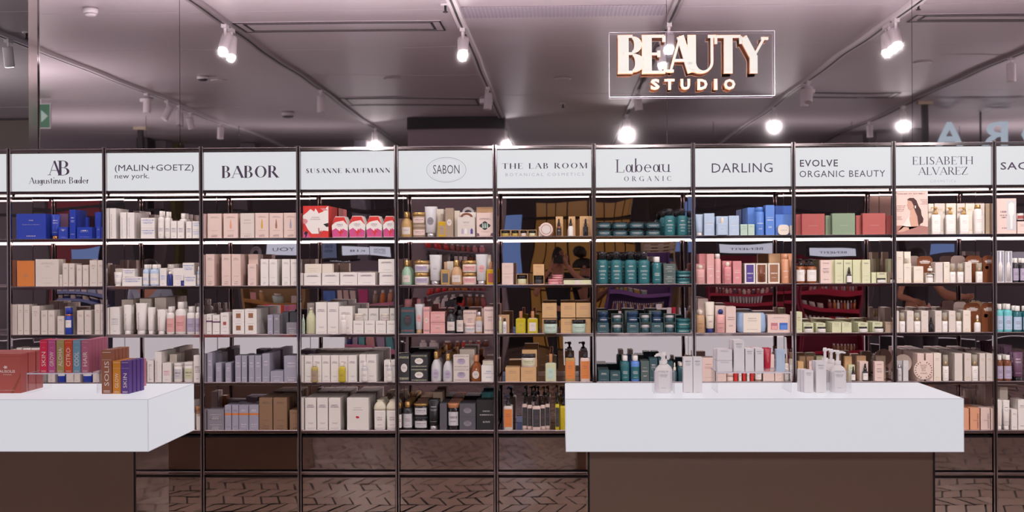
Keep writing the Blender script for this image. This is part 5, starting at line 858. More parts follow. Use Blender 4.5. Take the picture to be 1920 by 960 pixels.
# the other counter: red gift boxes, riser with colour cartons, brown, amber and violet cartons
redb = carton('b8564c', '8f3d3a', ()); A_ = pm('ivory_print', 'f0ddd4', .6)
for k, (x0, x1, y0, yb_) in enumerate(((-56, 39, 664, 738),)):
    Yf = CAM.y + (zt - CAM.z)/(px(10, 738, 0) - CAM).z*(px(10, 738, 0) - CAM).y; a, b = px(x0, 738, Yf), px(x1, 738, Yf); h = px(10, y0, Yf).z - zt; w = b.x-a.x
    for j in range(3):
        o = mk('gift_box', M().cbox(-w/2, w/2, 0, .085, 0, h, .0015), redb, None, ((a.x+b.x)/2-.002*j, Yf+j*.1, zt+.0015))
        mk('lid_seam', M().box(-w/2-.0006, w/2+.0006, -.0006, .0856, h*.93, h*.934), pm('dark_red', '7a322f', .6), o)  # lid joint drawn as a darker red line
        mk('ribbon', M().prism([(w*.30, 0), (w*.36, 0), (w*.5, h*.40), (w*.5, h*.52), (w*.42, h*.3)], -.0006, 0), pm('rust_print', '9c4a34', .6), o)
        if j == 0:
            letter(o, 'AUSOLIS', A_, w*.08, w*.39, h*.52, h*.59, -.0012, 'sans', .02); letter(o, 'PARIS', A_, w*.16, w*.32, h*.46, h*.485, -.0012)
            mk('flower_mark', M().prism([(w*.20+.012*math.cos(t*PI/5)*(1 if t % 2 else .5), h*.66+.010*math.sin(t*PI/5)*(1 if t % 2 else .5)) for t in range(10)], -.0008, -.0002), A_, o)
            letter(o, 'LA LUMIERE RITUEL', A_, w*.10, w*.38, h*.07, h*.085, -.0012)
        thing(o, 'big brick-red gift box with white print, front of three' if j == 0 else 'big brick-red gift box, %s of three in line' % ORD[j], 'box', 'brick-red gift boxes')
zl, Yl = riser(50.5, 183, 700, 738, .30, 'clear acrylic riser carrying upright cartons in six colours')
LY = dict(yb_=699, z=zl, Yf=Yl+.01, b='0')
for x0, x1, c_, t_, n_ in ((74.5, 89.3, 'dc1f4e', 'SKIN', 2), (89.8, 104.5, 'c05088', 'GROW', 2), (105.8, 120.3, 'a8975c', 'ALOHA', 2), (120.8, 135.8, 'd3451f', 'CITRO', 2), (136.3, 151.5, '6f9ab2', 'COOL', 2), (152.3, 167, 'b5637d', 'HAIR', 6)):
    HX['c_'+t_] = c_; nm_ = {'SKIN': 'crimson', 'GROW': 'magenta', 'ALOHA': 'olive', 'CITRO': 'vermilion', 'COOL': 'steel blue', 'HAIR': 'dusty rose'}[t_]
    r_ = on_counter('b', x0, x1, 637.5, 'c_'+t_, n_, desc='slim %s carton lettered %s upright on riser' % (nm_, t_), cat='box', grp='slim cartons in six colours', dd=.042 if n_ > 2 else .05, **LY)
    o, w, h, dd = r_[0]
    vletter(o, t_, A_, 0, h*.20, h*(.20+.11*len(t_)), -dd/2-.001, w*.52); 
    for z0, z1, ww in ((.93, .935, .8), (.765, .77, .34), (.06, .07, .6), (.03, .04, .6)): mk('print_line', M().box(-w*ww/2, w*ww/2, -dd/2-.0008, -dd/2-.0001, h*z0, h*z1), A_, o)
for x0, x1, y0, c_, t_, n_, f_, nm_ in ((190.5, 210, 656, '9a5e44', 'SOLIS', 5, .56, 'tall copper brown'), (211.3, 226.5, 676.5, 'd98a1e', 'GLOW', 4, .45, 'amber orange'), (226.8, 242.5, 676.5, '5b3a8a', 'SKIN', 4, .44, 'violet')):
    HX['d_'+t_] = c_
    r_ = on_counter('b', x0, x1, y0, 'd_'+t_, n_, 738.5, None, 'slim %s carton lettered %s upright on counter' % (nm_, t_), 'box', 'upright cartons on the counter end', dd=.045, dx=.0015 if t_ != 'SKIN' else .004, b='0')
    o, w, h, dd = r_[0]; vletter(o, t_, A_, 0, h*.18, h*(.18+f_), -dd/2-.001, w*.44)
    for z0, z1, ww in ((.94, .95, .8), (.77, .775, .9), (.06, .075, .6), (.03, .04, .6)): mk('print_line', M().box(-w*ww/2, w*ww/2, -dd/2-.0008, -dd/2-.0001, h*z0, h*z1), A_, o)
on_counter('b', 247, 256.5, 676, 'dustypink', 3, 728, None, 'slim dusty pink carton behind the violet row', 'box', 'dusty pink cartons behind the violet row', dd=.045, b='0', dx=.002)
# ---------------------------------------------------------------- portrait card on the top shelf of the tenth bay
f_ = .014; q0, q1 = px(1681, 441, f_), px(1739.5, 359.5, f_); w, h = q1.x-q0.x, q1.z-q0.z
pc = mk('portrait_card', M().box(0, w, 0, .004, 0, h), pm('card_blush', 'e2c6bb', .6), None, (q0.x, f_, SHELF[0]+.0003)); thing(pc, 'blush portrait card showing a long-haired woman in profile, tenth bay top shelf', 'card')
def flatp(n, pts, c_, y): mk(n, M().prism([(x*w, z*h) for x, z in pts], -y-.0003, -y), pm('tint_'+c_, c_, .7), pc)
flatp('print_couch', [(0, .0), (1, 0), (1, .17), (.75, .2), (0, .2)], 'a8756c', .0002)
flatp('print_hair', [(.34, .80), (.42, .84), (.55, .84), (.64, .78), (.70, .66), (.78, .56), (.80, .44), (.86, .36), (.84, .27), (.76, .24), (.72, .18), (.66, .30), (.60, .45), (.56, .58), (.50, .62), (.46, .74)], '4a2b27', .0006)
flatp('print_face', [(.35, .79), (.48, .76), (.55, .66), (.54, .58), (.46, .55), (.40, .57), (.36, .60), (.37, .64), (.33, .67), (.36, .71)], 'c99a86', .0010)
flatp('print_shoulders', [(.46, .58), (.56, .60), (.60, .52), (.66, .42), (.68, .30), (.70, .18), (.58, .15), (.40, .16), (.22, .17), (.16, .12), (.05, .08), (.06, .04), (.22, .06), (.40, .11), (.36, .28), (.44, .40), (.44, .50)], 'd0a28e', .0008)
flatp('print_dress', [(.18, .20), (.32, .18), (.46, .18), (.42, .30), (.40, .42), (.34, .36), (.26, .26)], 'ecdcd2', .0012)
flatp('print_earring', [(.58, .66), (.62, .66), (.62, .60), (.58, .60)], 'f0e2cc', .0014)
letter(pc, 'ELISABETH ALVAREZ', pm('bronze_print', '9a6a62', .6), .04*w, .90*w, .92*h, .955*h, -.0012, 'serif', .02)
letter(pc, 'COSMETICS', MATS['bronze_print'], .38*w, .56*w, .885*h, .895*h, -.0012)
for k, (a_, b_, z_) in enumerate(((.76, .98, .79), (.80, .98, .755), (.82, .98, .72), (.76, .98, .69), (.02, .28, .65), (.0, .26, .61), (0, .24, .57), (.0, .22, .53), (.02, .16, .40), (.02, .14, .37), (0, .18, .34))):
    mk('print_wording', M().box(a_*w, b_*w, -.0014, -.0012, z_*h, (z_+.016)*h), carton('e2c6bb', '9a6a62', ((.5, 1.2, 1.),)), pc)
# the award seal and the round card in front of the fourth shelf goods of the tenth bay
def disc_card(x0, x1, yc, la, f_, laurel):
    q = px((x0+x1)/2, yc, f_); r = (px(x1, yc, f_).x-px(x0, yc, f_).x)/2
    m = M().lathe([(r, 0), (r, .0016)], 36); m.v = [(x, z, y) for x, y, z in m.v]
    zc = max(q.z, SHELF[3]+r+.0005); o = mk('round_card', m, pm('seal_card', 'e6cfc2' if laurel else 'ead9c8', .6), None, (q.x, f_, zc)); thing(o, la, 'card')
    mk('foot', M().box(-r*.2, r*.2, 0, .03, SHELF[3]-zc+.0004, SHELF[3]-zc+.002), clear, o)
    if laurel:
        for s_ in (-1, 1):
            for k in range(9):
                a_ = math.radians(-75+k*17); cx, cz = s_*r*.84*math.cos(a_), r*.84*math.sin(a_)
                for e_ in (-.3, .45):
                    t = a_ + e_*1.4 + PI/2; lx, lz = math.cos(t)*r*.15, math.sin(t)*r*.15; nx, nz = -lz*.32, lx*.32
                    mk('laurel_leaf', M().prism([(cx, cz), (cx+s_*(lx*.5+nx), cz+lz*.5+nz), (cx+s_*lx, cz+lz), (cx+s_*(lx*.5-nx), cz+lz*.5-nz)], -.0012, -.0004), pm('laurel_brown', '8a5f4c', .6), o)
        for t_, z_, hw in (('SKINCARE', .42, .34), ('AWARD', .24, .3), ('BEST', .06, .2), ('2025', -.12, .22), ('WINNER', -.42, .36)): letter(o, t_, MATS['laurel_brown'], -r*hw, r*hw, r*z_, r*(z_+.12), -.001)
disc_card(1713.5, 1750, 693.5, 'round award seal card with brown laurel wreath, fourth shelf of tenth bay', -.006, True)
disc_card(1676, 1710, 681, 'plain round cream card behind silver cartons, fourth shelf of tenth bay', .12, False)
# print on the big red gift box of the fourth bay
for o in bpy.data.objects:
    if o.get('label', '').startswith('big red gift box') and 'behind' not in o['label']:
        xs = [v.co.x for v in o.data.vertices]; zs = [v.co.z for v in o.data.vertices]; ys = min(v.co.y for v in o.data.vertices); w, h = max(xs)*2, max(zs)
        def rp(n, pts, c_, y=.0006): mk(n, M().prism([(x*w, z*h) for x, z in pts], ys-y-.0003, ys-y), board(c_, '0'), o)
        rp('white_cloud', [(-.5, .70), (-.36, .78), (-.2, .9), (-.05, .82), (0, .92), (.12, .76), (.3, .82), (.46, .98), (.5, .98), (.5, .2), (.3, .22), (.1, .12), (-.15, .12), (-.3, .25), (-.5, .55)], 'white')
        rp('pink_corner', [(-.5, 0), (-.2, 0), (-.3, .14), (-.5, .2)], 'magenta', .0008); rp('black_bird', [(.3, .42), (.5, .46), (.5, .34), (.42, .33)], 'black', .0012); rp('black_flower', [(-.46, .12), (-.4, .2), (-.3, .18), (-.34, .08), (-.38, .0), (-.42, .0), (-.4, .08)], 'black', .0012)
        rp('rose_fruit', [(-.5, .6), (-.36, .58), (-.3, .52), (-.36, .44), (-.5, .44)], 'rose', .001); rp('rose_bird', [(.18, .92), (.34, .93), (.5, .86), (.3, .84)], 'rose', .001); rp('red_sprig', [(.1, .3), (.14, .3), (.16, .18), (.24, .24), (.2, .12), (.14, .02), (.1, .02), (.12, .14)], 'coral', .001)
        letter(o, 'SUSANNE', board('plum', '0'), -.16*w, .14*w, .62*h, .65*h, ys-.0016); letter(o, 'KAUFMANN', board('plum', '0'), -.2*w, .18*w, .56*h, .59*h, ys-.0016)
        break
for o in bpy.data.objects:
    if o.get('label', '').startswith('wide white carton with red bird') and 'behind' not in o['label']:
        ys = min(v.co.y for v in o.data.vertices); w = max(v.co.x for v in o.data.vertices)*2; h = max(v.co.z for v in o.data.vertices)
        mk('red_bird', M().prism([(x*w, z*h) for x, z in ((-.1, .40), (-.06, .43), (.02, .425), (.08, .39), (.03, .36), (-.04, .36), (-.08, .38))], ys-.0009, ys-.0002), board('crimson', '0'), o); break
# ---------------------------------------------------------------- the shop behind the photographer, seen only in the mirrors
def facing(o): o.rotation_euler = (0, 0, PI); return o
blackm = pm('black_frame', '1c181b', .4); screen = lit('white_lightbox', 'dde6fb', .75); bluescr = lit('blue_screen', '6f93d6', .55); gold_glow = lit('gold_front_glow', 'b07a34', .32)
def lightbox(x0, x1, y0, y1, m, text, la, mat=screen, cat='sign', tm=ink, th=(.36, .62)):
    (ax, az), (bx, bz) = behind(x0, y1, m), behind(x1, y0, m); w, h = bx-ax, bz-az; Y = .375-m; e = .03 if text == 'BENEFIT' else .003
    o = mk('lightbox', M().cbox(-w/2-e, w/2+e, .004, .10, -e, h+e, .002), blackm, None, ((ax+bx)/2, Y, az)); facing(o)
    mk('lit_face', M().box(-w/2, w/2, -.002, .004, 0, h), mat, o)
    if text:
        n = len(text.split('\n'))
        for k, t in enumerate(text.split('\n')): letter(o, t, tm, -w*.28, w*.28, h*(th[0]+(n-1-k)*.3-(n-1)*.12), h*(th[1]+(n-1-k)*.3-(n-1)*.12), -.003)
    return thing(o, la, cat)
def gondola(x0, x1, ytop, m, body, la, shelves, lipc, grp='open display units behind the photographer', back=None):
    (ax, _), (bx, zt_) = behind(x0, 600, m), behind(x1, ytop, m); w = bx-ax; cx = (ax+bx)/2; Y = .375-m
    bm_ = pm('unit_'+body, body, .5); o = mk('display_unit', M().box(-w/2, w/2, .38, .42, 0, zt_), bm_, None, (cx, Y, 0)); facing(o)
    for s_ in (-1, 1): mk('side_panel', M().box(*sorted((s_*w/2, s_*(w/2-.03))), 0, .38, 0, zt_), bm_, o)
    mk('plinth', M().box(-w/2+.03, w/2-.03, .05, .38, 0, .3), bm_, o)
    for si, (y, goods) in enumerate(shelves):
        z = behind(x0, y, m)[1]; sh = mk('shelf', M().box(-w/2+.03, w/2-.03, .02, .38, z-.02, z), bm_, o); mk('price_rail', M().box(-w/2+.03, w/2-.03, .0, .02, z-.045, z+.005), pm('rail_'+lipc, lipc, .35), sh)
        for kind, ga, gb, wd, hh, cols in goods:
            xa = behind(ga, 500, m)[0]; xb = behind(gb, 500, m)[0]; n = max(1, int((xb-xa)/(wd*1.12)))
            for k in range(n):
                c_ = cols[k % len(cols)]; X = xa + (k+.5)*(xb-xa)/n
                g = article(kind, wd, hh, min(wd, .06), c_, 'ivory', 'none', '0', 'plum', (X, Y-.07, z+.0005)); facing(g)
                thing(g, '%s %s, %s along its row, %s shelf of the %s' % (cname(c_), KD[kind], ORD[k], ROWN[si], la.split(' with ')[0]), CATS.get(KN[kind], 'bottle'), '%s %ss on the %s at height %d' % (cname(c_), KD[kind], la.split(' with ')[0], y))
    return thing(o, la, 'display unit', grp)
gondola(1318, 1500, 478, 9.15, '8a1c38', 'crimson makeup unit with rows of silver tubes', [(547, [('c', 1335, 1450, .05, .10, ['rose', 'plum', 'coral', 'ivory'])]), (571, [('t', 1368, 1432, .035, .14, ['silver', 'white'])]), (615, [('j', 1340, 1480, .06, .05, ['brown', 'charcoal'])]), (662, [('c', 1340, 1480, .04, .11, ['tan', 'plum'])])], 'b3203f')
gondola(1502, 1630, 482, 9.15, '8a1c38', 'crimson compact unit with powders and small bottles', [(550, [('c', 1520, 1620, .04, .09, ['rose', 'silver', 'coral'])]), (574, [('j', 1505, 1545, .07, .05, ['cream']), ('c', 1550, 1620, .05, .09, ['coral', 'orange', 'white'])]), (598, [('c', 1504, 1545, .05, .06, ['white']), ('b', 1552, 1600, .07, .06, ['crimson', 'lilac', 'grey', 'orange'])]), (654, [('c', 1556, 1610, .045, .10, ['bronze', 'tan'])])], 'b3203f')
lightbox(1353, 1447, 459, 475, 9.0, 'BENEFIT', 'white header lightbox lettered in blue above the silver tube unit')
lightbox(1514, 1614, 463, 479, 9.0, 'BENEFIT', 'white header lightbox lettered in blue above the compact unit')
gondola(1132, 1270, 478, 9.6, '6c4a8c', 'violet makeup unit with rows of lip pens', [(546, [('j', 1150, 1215, .07, .05, ['yellow', 'green'])]), (585, [('c', 1145, 1255, .028, .15, ['copper', 'purple', 'ivory'])]), (640, [('c', 1145, 1255, .03, .12, ['purple', 'plum'])])], '8a5aa8')
gondola(1205, 1285, 440, 11.5, 'cbb592', 'cream skincare unit with slanting rows', [(458, [('b', 1208, 1282, .10, .03, ['ivory', 'taupe'])]), (467, [('b', 1208, 1282, .10, .03, ['ivory', 'charcoal'])]), (477, [('b', 1208, 1282, .10, .03, ['ivory', 'taupe'])]), (500, [('b', 1208, 1282, .10, .05, ['azure', 'deepblue'])])], 'e0cda8')
gondola(600, 745, 492, 9.2, '8f8790', 'grey skincare unit with bright small packs', [(563, [('b', 608, 628, .14, .14, ['azure']), ('b', 630, 664, .06, .15, ['ivory', 'blush']), ('b', 664, 688, .12, .17, ['magenta']), ('c', 692, 740, .08, .16, ['taupe', 'orange', 'peach'])]), (600, [('b', 610, 740, .08, .08, ['pink', 'turquoise'])]), (650, [('c', 603, 660, .07, .13, ['softblue', 'navy', 'white']), ('b', 662, 740, .09, .12, ['lilac', 'turquoise', 'pink'])])], 'd88aa8')
lightbox(643, 690, 467, 482, 9.0, 'K18', 'white lightbox with dark initials above the grey skincare unit')
lightbox(691.5, 737, 465, 482, 9.0, 'SEPHORA\nCOLLECTION', 'white lightbox with two lines above the grey skincare unit')
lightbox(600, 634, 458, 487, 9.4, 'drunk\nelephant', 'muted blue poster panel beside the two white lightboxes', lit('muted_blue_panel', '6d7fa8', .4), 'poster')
lightbox(608, 668, 489.5, 497, 9.9, 'COLLECTION', 'black fascia with glowing white letters low behind the posters', blackm, 'sign', lit('glow_letters', 'e8f0ff', .9), (.2, .8))
gondola(455, 562, 540, 9.6, 'a88a5c', 'oak fronted unit with pouches and amber bottles', [(566, [('b', 468, 486, .10, .10, ['pink']), ('c', 487, 505, .08, .14, ['gold']), ('c', 508, 530, .10, .12, ['mint']), ('b', 534, 560, .12, .10, ['cream', 'ivory'])])], 'b5823e')
lightbox(508, 560, 453, 477, 9.6, 'YOU', 'white lightbox with dark letters above the oak fronted unit', screen, 'sign', ink, (.35, .65))
(sx, sz) = behind(484, 470, 9.4); o = ob('round_sign', None, None, (sx, -9.0, sz)); facing(o)
for r, c_, y in ((.10, '9c959c', 0), (.045, '1d191c', -.006)):
    q = M().lathe([(r, 0), (r, .02)], 32); q.v = [(x, y+z, z_) for x, z_, z in q.v]; mk('disc', q, pm('disc_'+c_, c_, .5), o)
letter(o, 'SOLO', pm('disc_ink', '2a262a', .5), -.05, .05, .055, .08, -.003); thing(o, 'round grey sign with a black centre hanging over the oak unit', 'sign')
# pillar with amber bottles
(pa, _), (pb, pz) = behind(765, 243, 9.1, MIR), behind(945, 243, 9.1, MIR); w = pb-pa; cx = (pa+pb)/2; Yp = MIR-9.1
o = mk('display_pillar', M().box(-w/2, w/2, .0, .3, 0, pz), pm('pillar_lilac', '9d9096', .6), None, (cx, Yp, 0)); facing(o)
mk('black_fascia', M().box(-w/2-.01, w/2+.01, -.04, .32, pz, HC-.003), blackm, o); thing(o, 'pale pillar with black fascia and shelves of red and amber bottles', 'display unit')
for si, (y, k_, wd, hh, cols) in enumerate(((470, 'c', .075, .11, ['red', 'coral', 'coral', 'rose']), (494, 'q', .07, .12, ['charcoal', 'white', 'amber']), (546, 'c', .08, .08, ['red', 'orange', 'coral']), (578, 'c', .085, .17, ['white', 'white', 'red', 'amber', 'coral']), (655, 'c', .085, .14, ['white', 'amber', 'red', 'coral', 'brown']))):
    z = behind(840, y, 9.0)[1]; sh = mk('shelf', M().box(-w*.36, w*.36, -.14, .0, z-.02, z), pm('shelf_lilac', '8d8088', .5), o)
    n = int(w*.68/(wd*1.2))
    for k in range(n):
        c_ = cols[k*len(cols)//n]; g = article(k_, wd, hh, wd*.7, c_, 'white' if k_ == 'c' else 'black', 'none', '0', 'plum', (cx - w*.34 + (k+.5)*w*.68/n, Yp+.07, z+.0005)); facing(g)
        thing(g, '%s %s, %s along, %s shelf of the pale pillar' % (cname(c_), KD[k_], ORD[k], ROWN[si]), 'bottle', '%s bottles on the pale pillar at height %d' % (cname(c_), y))
# gold shopfront with dark leading, far behind; its brightness is added as glow
(ga, z0), (gb, z1) = behind(1000, 535, 15), behind(1192, 376, 15); w = gb-ga; o = mk('gold_shopfront', M().box(-w/2, w/2, 0, .12, 0, z1), gold_glow, None, ((ga+gb)/2, .375-15, 0)); facing(o)
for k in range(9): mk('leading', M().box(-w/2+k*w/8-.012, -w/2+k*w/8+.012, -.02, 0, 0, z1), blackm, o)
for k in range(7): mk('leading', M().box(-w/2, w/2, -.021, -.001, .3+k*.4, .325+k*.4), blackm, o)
mk('dark_doorway', M().box(-w/2-.9, -w/2-.02, 0, .12, 0, z1), pm('dark_brown_door', '33231c', .5), o); thing(o, 'amber shopfront with added glow and dark leading lines, straight behind the photographer', 'shopfront')
for n, (x0, x1, y0, y1, m, la) in enumerate(((946, 982, 400, 535, 13, 'tall pale blue window panel beside the amber shopfront'), (1279, 1298, 378, 480, 13, 'narrow pale blue window panel beyond the cream unit'), (140, 192, 463, 487, 10, 'pale blue poster screen seen in the first bay'), (1740, 1790, 452, 470, 13, 'dim blue screen high behind the tenth bay goods'))):
    lightbox(x0, x1, y0, y1, m, '', la, bluescr, 'screen')
(ma, z0), (mb, z1) = behind(90, 560, 12), behind(196, 378, 12); o = mk('maroon_panel', M().box(ma, mb, -.05, 0, 0, z1), pm('maroon_paint', '8a1f2e', .4), None, (0, .375-12, 0)); mk('panel_frame', M().box(ma-.04, ma, -.06, .01, 0, z1+.04), blackm, o); thing(o, 'maroon partition panel seen in the first bay mirror', 'partition')
gondola(100, 192, 540, 10.2, '54586e', 'slate blue unit with white packs', [(548, [('b', 102, 190, .08, .06, ['white', 'softblue'])]), (566, [('j', 105, 188, .08, .07, ['ivory', 'navy'])])], '7f8fc0')
for k, (x0, x1, c_, m) in enumerate(((262, 283, '2a2628', 12), (283, 316, '857b80', 12.4), (316, 338, '77704a', 12.8), (455, 482, '70686e', 13), (668, 690, '8a8590', 12.5), (1190, 1222, '2f211d', 14), (1625, 1640, '6a6266', 12), (1700, 1735, '4a4044', 11.5))):
    (a_, _), (b_, _) = behind(x0, 400, m), behind(x1, 400, m); w = b_-a_; o = mk('column', M().cbox(-w/2, w/2, -.2, .2, 0, HC-.01, .004), pm('column_'+c_, c_, .5), None, ((a_+b_)/2, .375-m, 0), kind='structure'); mk('skirting', M().box(-w/2-.01, w/2+.01, -.21, .21, 0, .12), blackm, o)
# poles, exit sign, hanging letters
for x, y, la in ((1734, 190, 'black ceiling pole with a pale collar near the hanging letters'), (264, 240, 'thin black ceiling pole far behind the first bays')):
    a_, b_ = ceil_at(x, y); o = mk('ceiling_pole', M().box(-.035, .035, -.035, .035, -1.6, -.04), blackm, None, (a_, b_, HC)); mk('collar', M().box(-.09, .09, -.05, .05, -.04, 0), pm('pale_collar', 'b9a890', .5), o); thing(o, la, 'pole')
a_, b_ = ceil_at(84, 186); w = .2; o = mk('exit_sign', M().box(-.13, .13, 0, .03, -.36, -.06), wht, None, (a_-.06, b_, HC)); facing(o)
mk('green_face', M().box(-.12, .12, -.004, 0, -.35, -.07), lit('green_sign', '1d8a5a', .5), o); mk('arrow', M().prism([(-.02, -.28), (-.02, -.14), (-.10, -.21)], -.008, -.004), lit('pale_arrow', 'd8f0e4', .6), o); mk('bracket', M().box(-.01, .01, .01, .02, -.06, 0), wht, o); thing(o, 'green exit sign with white arrow near the wall trim', 'sign')
neon = lit('cool_neon', 'cfe6f4', .8); m_ = 8.9; d_ = CAM.y; 
o = ob('hanging_letters', None, None, (behind(1781, 250, m_, MIR)[0], MIR-m_, behind(1781, 274, m_, MIR)[1])); facing(o)
for k, ch in enumerate('AROHPES'):
    me, w, h = text_mesh(ch, neon, 'sans', .015, 1, .03); q = ob('letter', me, o, (-k*.56 - .19 if ch != 'O' else -k*.56-.21, 0, -.02)); q.scale = (.40/max(w, .3)*min(1, w/.62) if ch != 'E' else .3/w, 1, .34/h)
mk('letter_rail', M().box(-3.9, .4, .03, .05, -.06, -.03), blackm, o); mk('hanger', M().box(-3.0, -2.98, .03, .05, -.03, HC-o.location.z), blackm, o); mk('hanger', M().box(-.42, -.40, .03, .05, -.03, HC-o.location.z), blackm, o)
thing(o, 'row of cool white neon letters hanging from the ceiling beyond the sixth track', 'sign')
# fill lights added to brighten the ceiling, shaped as troughs; none known here
for x, y, lx, wz, la in ((-3.6, -9.6, 2.4, FILL_W, 'added fill light over the pale units'), (3.1, -9.6, 2.4, FILL_W, 'added fill light over the crimson units'), (0, -13.6, 3, FILL_W*.6, 'added fill light beyond the photographer'), (-6.3, -3.8, 2.4, SIDE_W, 'added unseen fill light near the wall trim side of the hall'), (6.6, -3.8, 2.4, SIDE_W, 'added unseen fill light near the hanging letters side'), (-7.6, 4.2, 2.4, SIDE_W, 'added unseen fill light in the room beyond the trim'), (-6.5, -8.5, 2.4, SIDE_W*.3, 'far added fill light on the trim side'), (6.8, -10.6, 2.4, SIDE_W*.35, 'far added fill light on the letters side')):
    o = mk('fill_trough', M().box(-lx/2, lx/2, -.08, .08, -.05, -.01), blackm, None, (x, y, 2.35)); mk('cable', M().tube([(-lx*.4, 0, -.01), (-lx*.4, 0, HC-2.35)], .004, 5), blackm, o); mk('cable', M().tube([(lx*.4, 0, -.01), (lx*.4, 0, HC-2.35)], .004, 5), blackm, o)
    thing(o, la, 'fill light'); ld = bpy.data.lights.new('fill_light', 'AREA'); ld.shape = 'RECTANGLE'; ld.size = lx*.95; ld.size_y = .14; ld.energy = wz; ld.color = (1, .93, .95); l_ = ob('light', ld, o, (0, 0, .0)); l_.rotation_euler = (PI, 0, 0)
ld = bpy.data.lights.new('top_fill_light', 'AREA'); ld.shape = 'RECTANGLE'; ld.size = 7.2; ld.size_y = .14; ld.energy = TOP_FILL_W; ld.color = (1, .93, .95)  # fill light added out of sight behind the header, to brighten the ceiling
o = mk('top_fill_trough', M().box(-3.7, 3.7, -.08, .08, -.02, 0), darkc, None, (0, .22, TOPZ-.02)); mk('top_fill_lip', M().box(-3.7, 3.7, -.09, -.08, -.02, .012), darkc, o); thing(o, 'added fill light lying hidden on top of the shelf wall', 'fill light'); l_ = ob('light', ld, o, (0, 0, .008)); l_.rotation_euler = (PI, 0, 0)
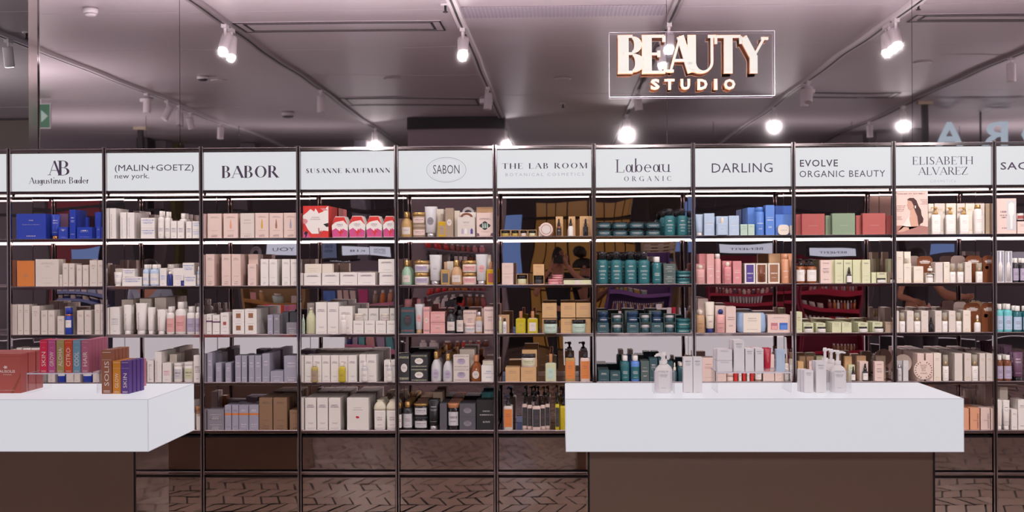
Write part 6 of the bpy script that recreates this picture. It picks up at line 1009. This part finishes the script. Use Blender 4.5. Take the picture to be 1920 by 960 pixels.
# ---------------------------------------------------------------- people mirrored in the shelf backs
skin_m = pm('skin', 'b98468', .5); hair_m = pm('dark_hair', '1f1614', .5)
def person(x, y, turn, H, el, hl, er, hr, cloth, la, hair='short', head_tilt=0., prop=None):
    "joints are given in the person's own space, facing +y, for H = 1.75"
    s = H/1.75
    J = dict(pel=(0, 0, .95), sp=(0, .01, 1.15), ch=(0, 0, 1.34), nk=(0, .0, 1.47), hb=(0, .02, 1.55), hm=(0, .03, 1.64), ht=(0, .02, 1.71), sl=(-.18, 0, 1.42), sr=(.18, 0, 1.42), el=el, er=er, wl=hl, wr=hr,
             il=(-.10, 0, .90), ir=(.10, 0, .90), kl=(-.11, .03, .50), kr=(.11, .01, .50), al=(-.11, -.02, .09), ar=(.12, -.03, .09), tl=(-.13, .13, .04), tr=(.15, .12, .04), no=(0, .125, 1.625))
    R = dict(pel=.13, sp=.12, ch=.14, nk=.055, hb=.075, hm=.088, ht=.06, sl=.065, sr=.065, el=.042, er=.042, wl=.026, wr=.026, il=.085, ir=.085, kl=.055, kr=.055, al=.036, ar=.036, tl=.03, tr=.03, no=.012)
    E = [('pel', 'sp'), ('sp', 'ch'), ('ch', 'nk'), ('nk', 'hb'), ('hb', 'hm'), ('hm', 'ht'), ('ch', 'sl'), ('ch', 'sr'), ('sl', 'el'), ('sr', 'er'), ('el', 'wl'), ('er', 'wr'), ('pel', 'il'), ('pel', 'ir'), ('il', 'kl'), ('ir', 'kr'), ('kl', 'al'), ('kr', 'ar'), ('al', 'tl'), ('ar', 'tr')]
    import bmesh
    def make(name, mat, keys, grow, par, over={}):
        ks = [k for k in J if k in keys]; bm = bmesh.new(); lay = bm.verts.layers.skin.verify(); vs = []
        for k in ks:
            v = bm.verts.new([c*s for c in over.get(k, J[k])]); r = R[k]*s + grow; v[lay].radius = (r, r*(.72 if k in ('ch', 'sp', 'pel') else 1.12 if k in ('hm',) else 1)); v[lay].use_root = (k == ks[0]); vs.append(v)
        for a, b in E:
            if a in keys and b in keys: bm.edges.new((vs[ks.index(a)], vs[ks.index(b)]))
        me = bpy.data.meshes.new(name); bm.to_mesh(me); bm.free(); me.materials.append(mat); o = ob(name, me, par); o.modifiers.new('skin', 'SKIN').use_smooth_shade = True
        q = o.modifiers.new('sub', 'SUBSURF'); q.levels = q.render_levels = 2; return o
    root = make('person', skin_m, [k for k in J if k != 'no'], 0, None); root.location = (x, y, 0); root.rotation_euler = (0, 0, turn)
    mid = lambda a, b, t: tuple(a[i]+(b[i]-a[i])*t for i in range(3))
    make('shirt', pm('cloth_'+cloth, cloth, .8), ['pel', 'sp', 'ch', 'sl', 'sr', 'el', 'er'], .012, root, {'el': mid(J['sl'], J['el'], .62), 'er': mid(J['sr'], J['er'], .62)})
    make('trousers', pm('cloth_trousers', '2c2a30', .8), ['pel', 'il', 'ir', 'kl', 'kr', 'al', 'ar'], .014, root)
    hm = M(); hc = Vector((0, .02, 1.645))*s; rr = .108*s
    hm.lathe([(rr*math.cos(t)*(1.0), hc.z + rr*1.12*math.sin(t)) for t in [(-.15+i*.17)*1 for i in range(11)]], 20, .92, 1.05, 0, -.012*s)
    if hair == 'long': hm.rlathe([(.8, 1.28*s), (1.0, 1.4*s), (1.05, 1.6*s), (.9, 1.7*s)], .19*s, .10*s, .045*s, 0, -.07*s)
    if hair == 'bun': hm.lathe([(.01, 1.76*s), (.05*s, 1.78*s), (.06*s, 1.82*s), (.04*s, 1.86*s), (.005, 1.875*s)], 14, 1, 1, 0, -.05*s)
    mk('hair', hm, hair_m, root)
    mk('nose', M().lathe([(.004, 1.60*s), (.016*s, 1.61*s), (.012*s, 1.63*s), (.006, 1.665*s)], 8, 1, 1.3, 0, .118*s), skin_m, root)
    for sx in (-1, 1):
        mk('eye', M().lathe([(.004, -.006), (.011, 0), (.004, .006)], 10, 1, .6, sx*.034*s, .112*s), pm('eye_dark', '20181a', .2), root).location = (0, 0, 1.65*s); mk('ear', M().lathe([(.006, -.03), (.016, 0), (.008, .03)], 8, .6, 1.3, sx*.092*s, .01), skin_m, root).location = (0, 0, 1.635*s)
    mk('mouth', M().box(-.024*s, .024*s, .100*s, .113*s, 1.573*s, 1.582*s), pm('lip_rose', '8f4a44', .5), root)
    for sd, w_, e_ in (('left', J['wl'], J['el']), ('right', J['wr'], J['er'])):
        w_, e_ = Vector(w_)*s, Vector(e_)*s; d = (w_-e_).normalized(); side = d.cross(Vector((0, 1, 0))); side = side.normalized() if side.length > .1 else Vector((1, 0, 0)); up = side.cross(d); h = M()
        h.tube([w_-d*.01, w_+d*.04, w_+d*.085], [.026, .036, .034], 10)
        for f in range(4):
            b_ = w_+d*.08+side*(-.028+.0185*f); L_ = (.062, .072, .067, .052)[f]; h.tube([b_, b_+d*L_*.5+up*.004, b_+d*L_*.8+up*.018, b_+d*L_*.85+up*.034], [.0095, .009, .0082, .007], 6)
        b_ = w_+d*.03+side*-.034; h.tube([b_, b_-side*.022+d*.03+up*.008, b_-side*.02+d*.058+up*.016], [.012, .0105, .009], 6); mk('hand', h, skin_m, root)
    if prop: prop(root, s)
    return thing(root, la, 'person')
def cam_prop(root, s):
    z = 1.655; y = .215
    m = M().cbox(-.068, .068, y-.03, y+.02, z-.045, z+.04, .006); m.cbox(-.025, .025, y-.02, y+.015, z+.04, z+.062, .005); c_ = mk('camera_body', m, blackm, root)
    l_ = M().lathe([(.034, 0), (.036, .01), (.033, .05), (.037, .055), (.037, .075)], 20); l_.v = [(x_, y+.02+z_, z+y_) for x_, y_, z_ in l_.v]; mk('camera_lens', l_, blackm, c_)
person(0.0, -8.72, 0, 1.76, (-.30, .06, 1.16), (-.085, .17, 1.56), (.30, .10, 1.26), (.10, .16, 1.60), '17151a', 'photographer in black T-shirt holding a camera to the face, mirrored in sixth bay', 'short', 0, cam_prop)
person(.30, -10.4, math.radians(-70), 1.68, (-.22, .10, 1.12), (-.08, .36, 1.22), (.22, .12, 1.12), (.10, .38, 1.25), '201c22', 'woman in black with hair tied up, mirrored behind the photographer', 'bun')
person(behind(277, 500, 5.0)[0], -4.7, math.radians(10), 1.66, (-.24, .02, 1.14), (-.20, .22, .98), (.24, .02, 1.14), (.20, .22, .98), '9aa6b4', 'dark haired woman in pale blue shirt, mirrored in the second bay', 'long')
person(4.15, -6.6, math.radians(-20), 1.78, (-.26, .02, 1.14), (-.2, .25, 1.1), (.26, .1, 1.2), (.36, .38, 1.18), '241f26', 'person in dark jacket with outstretched arm, mirrored in the tenth bay', 'short')
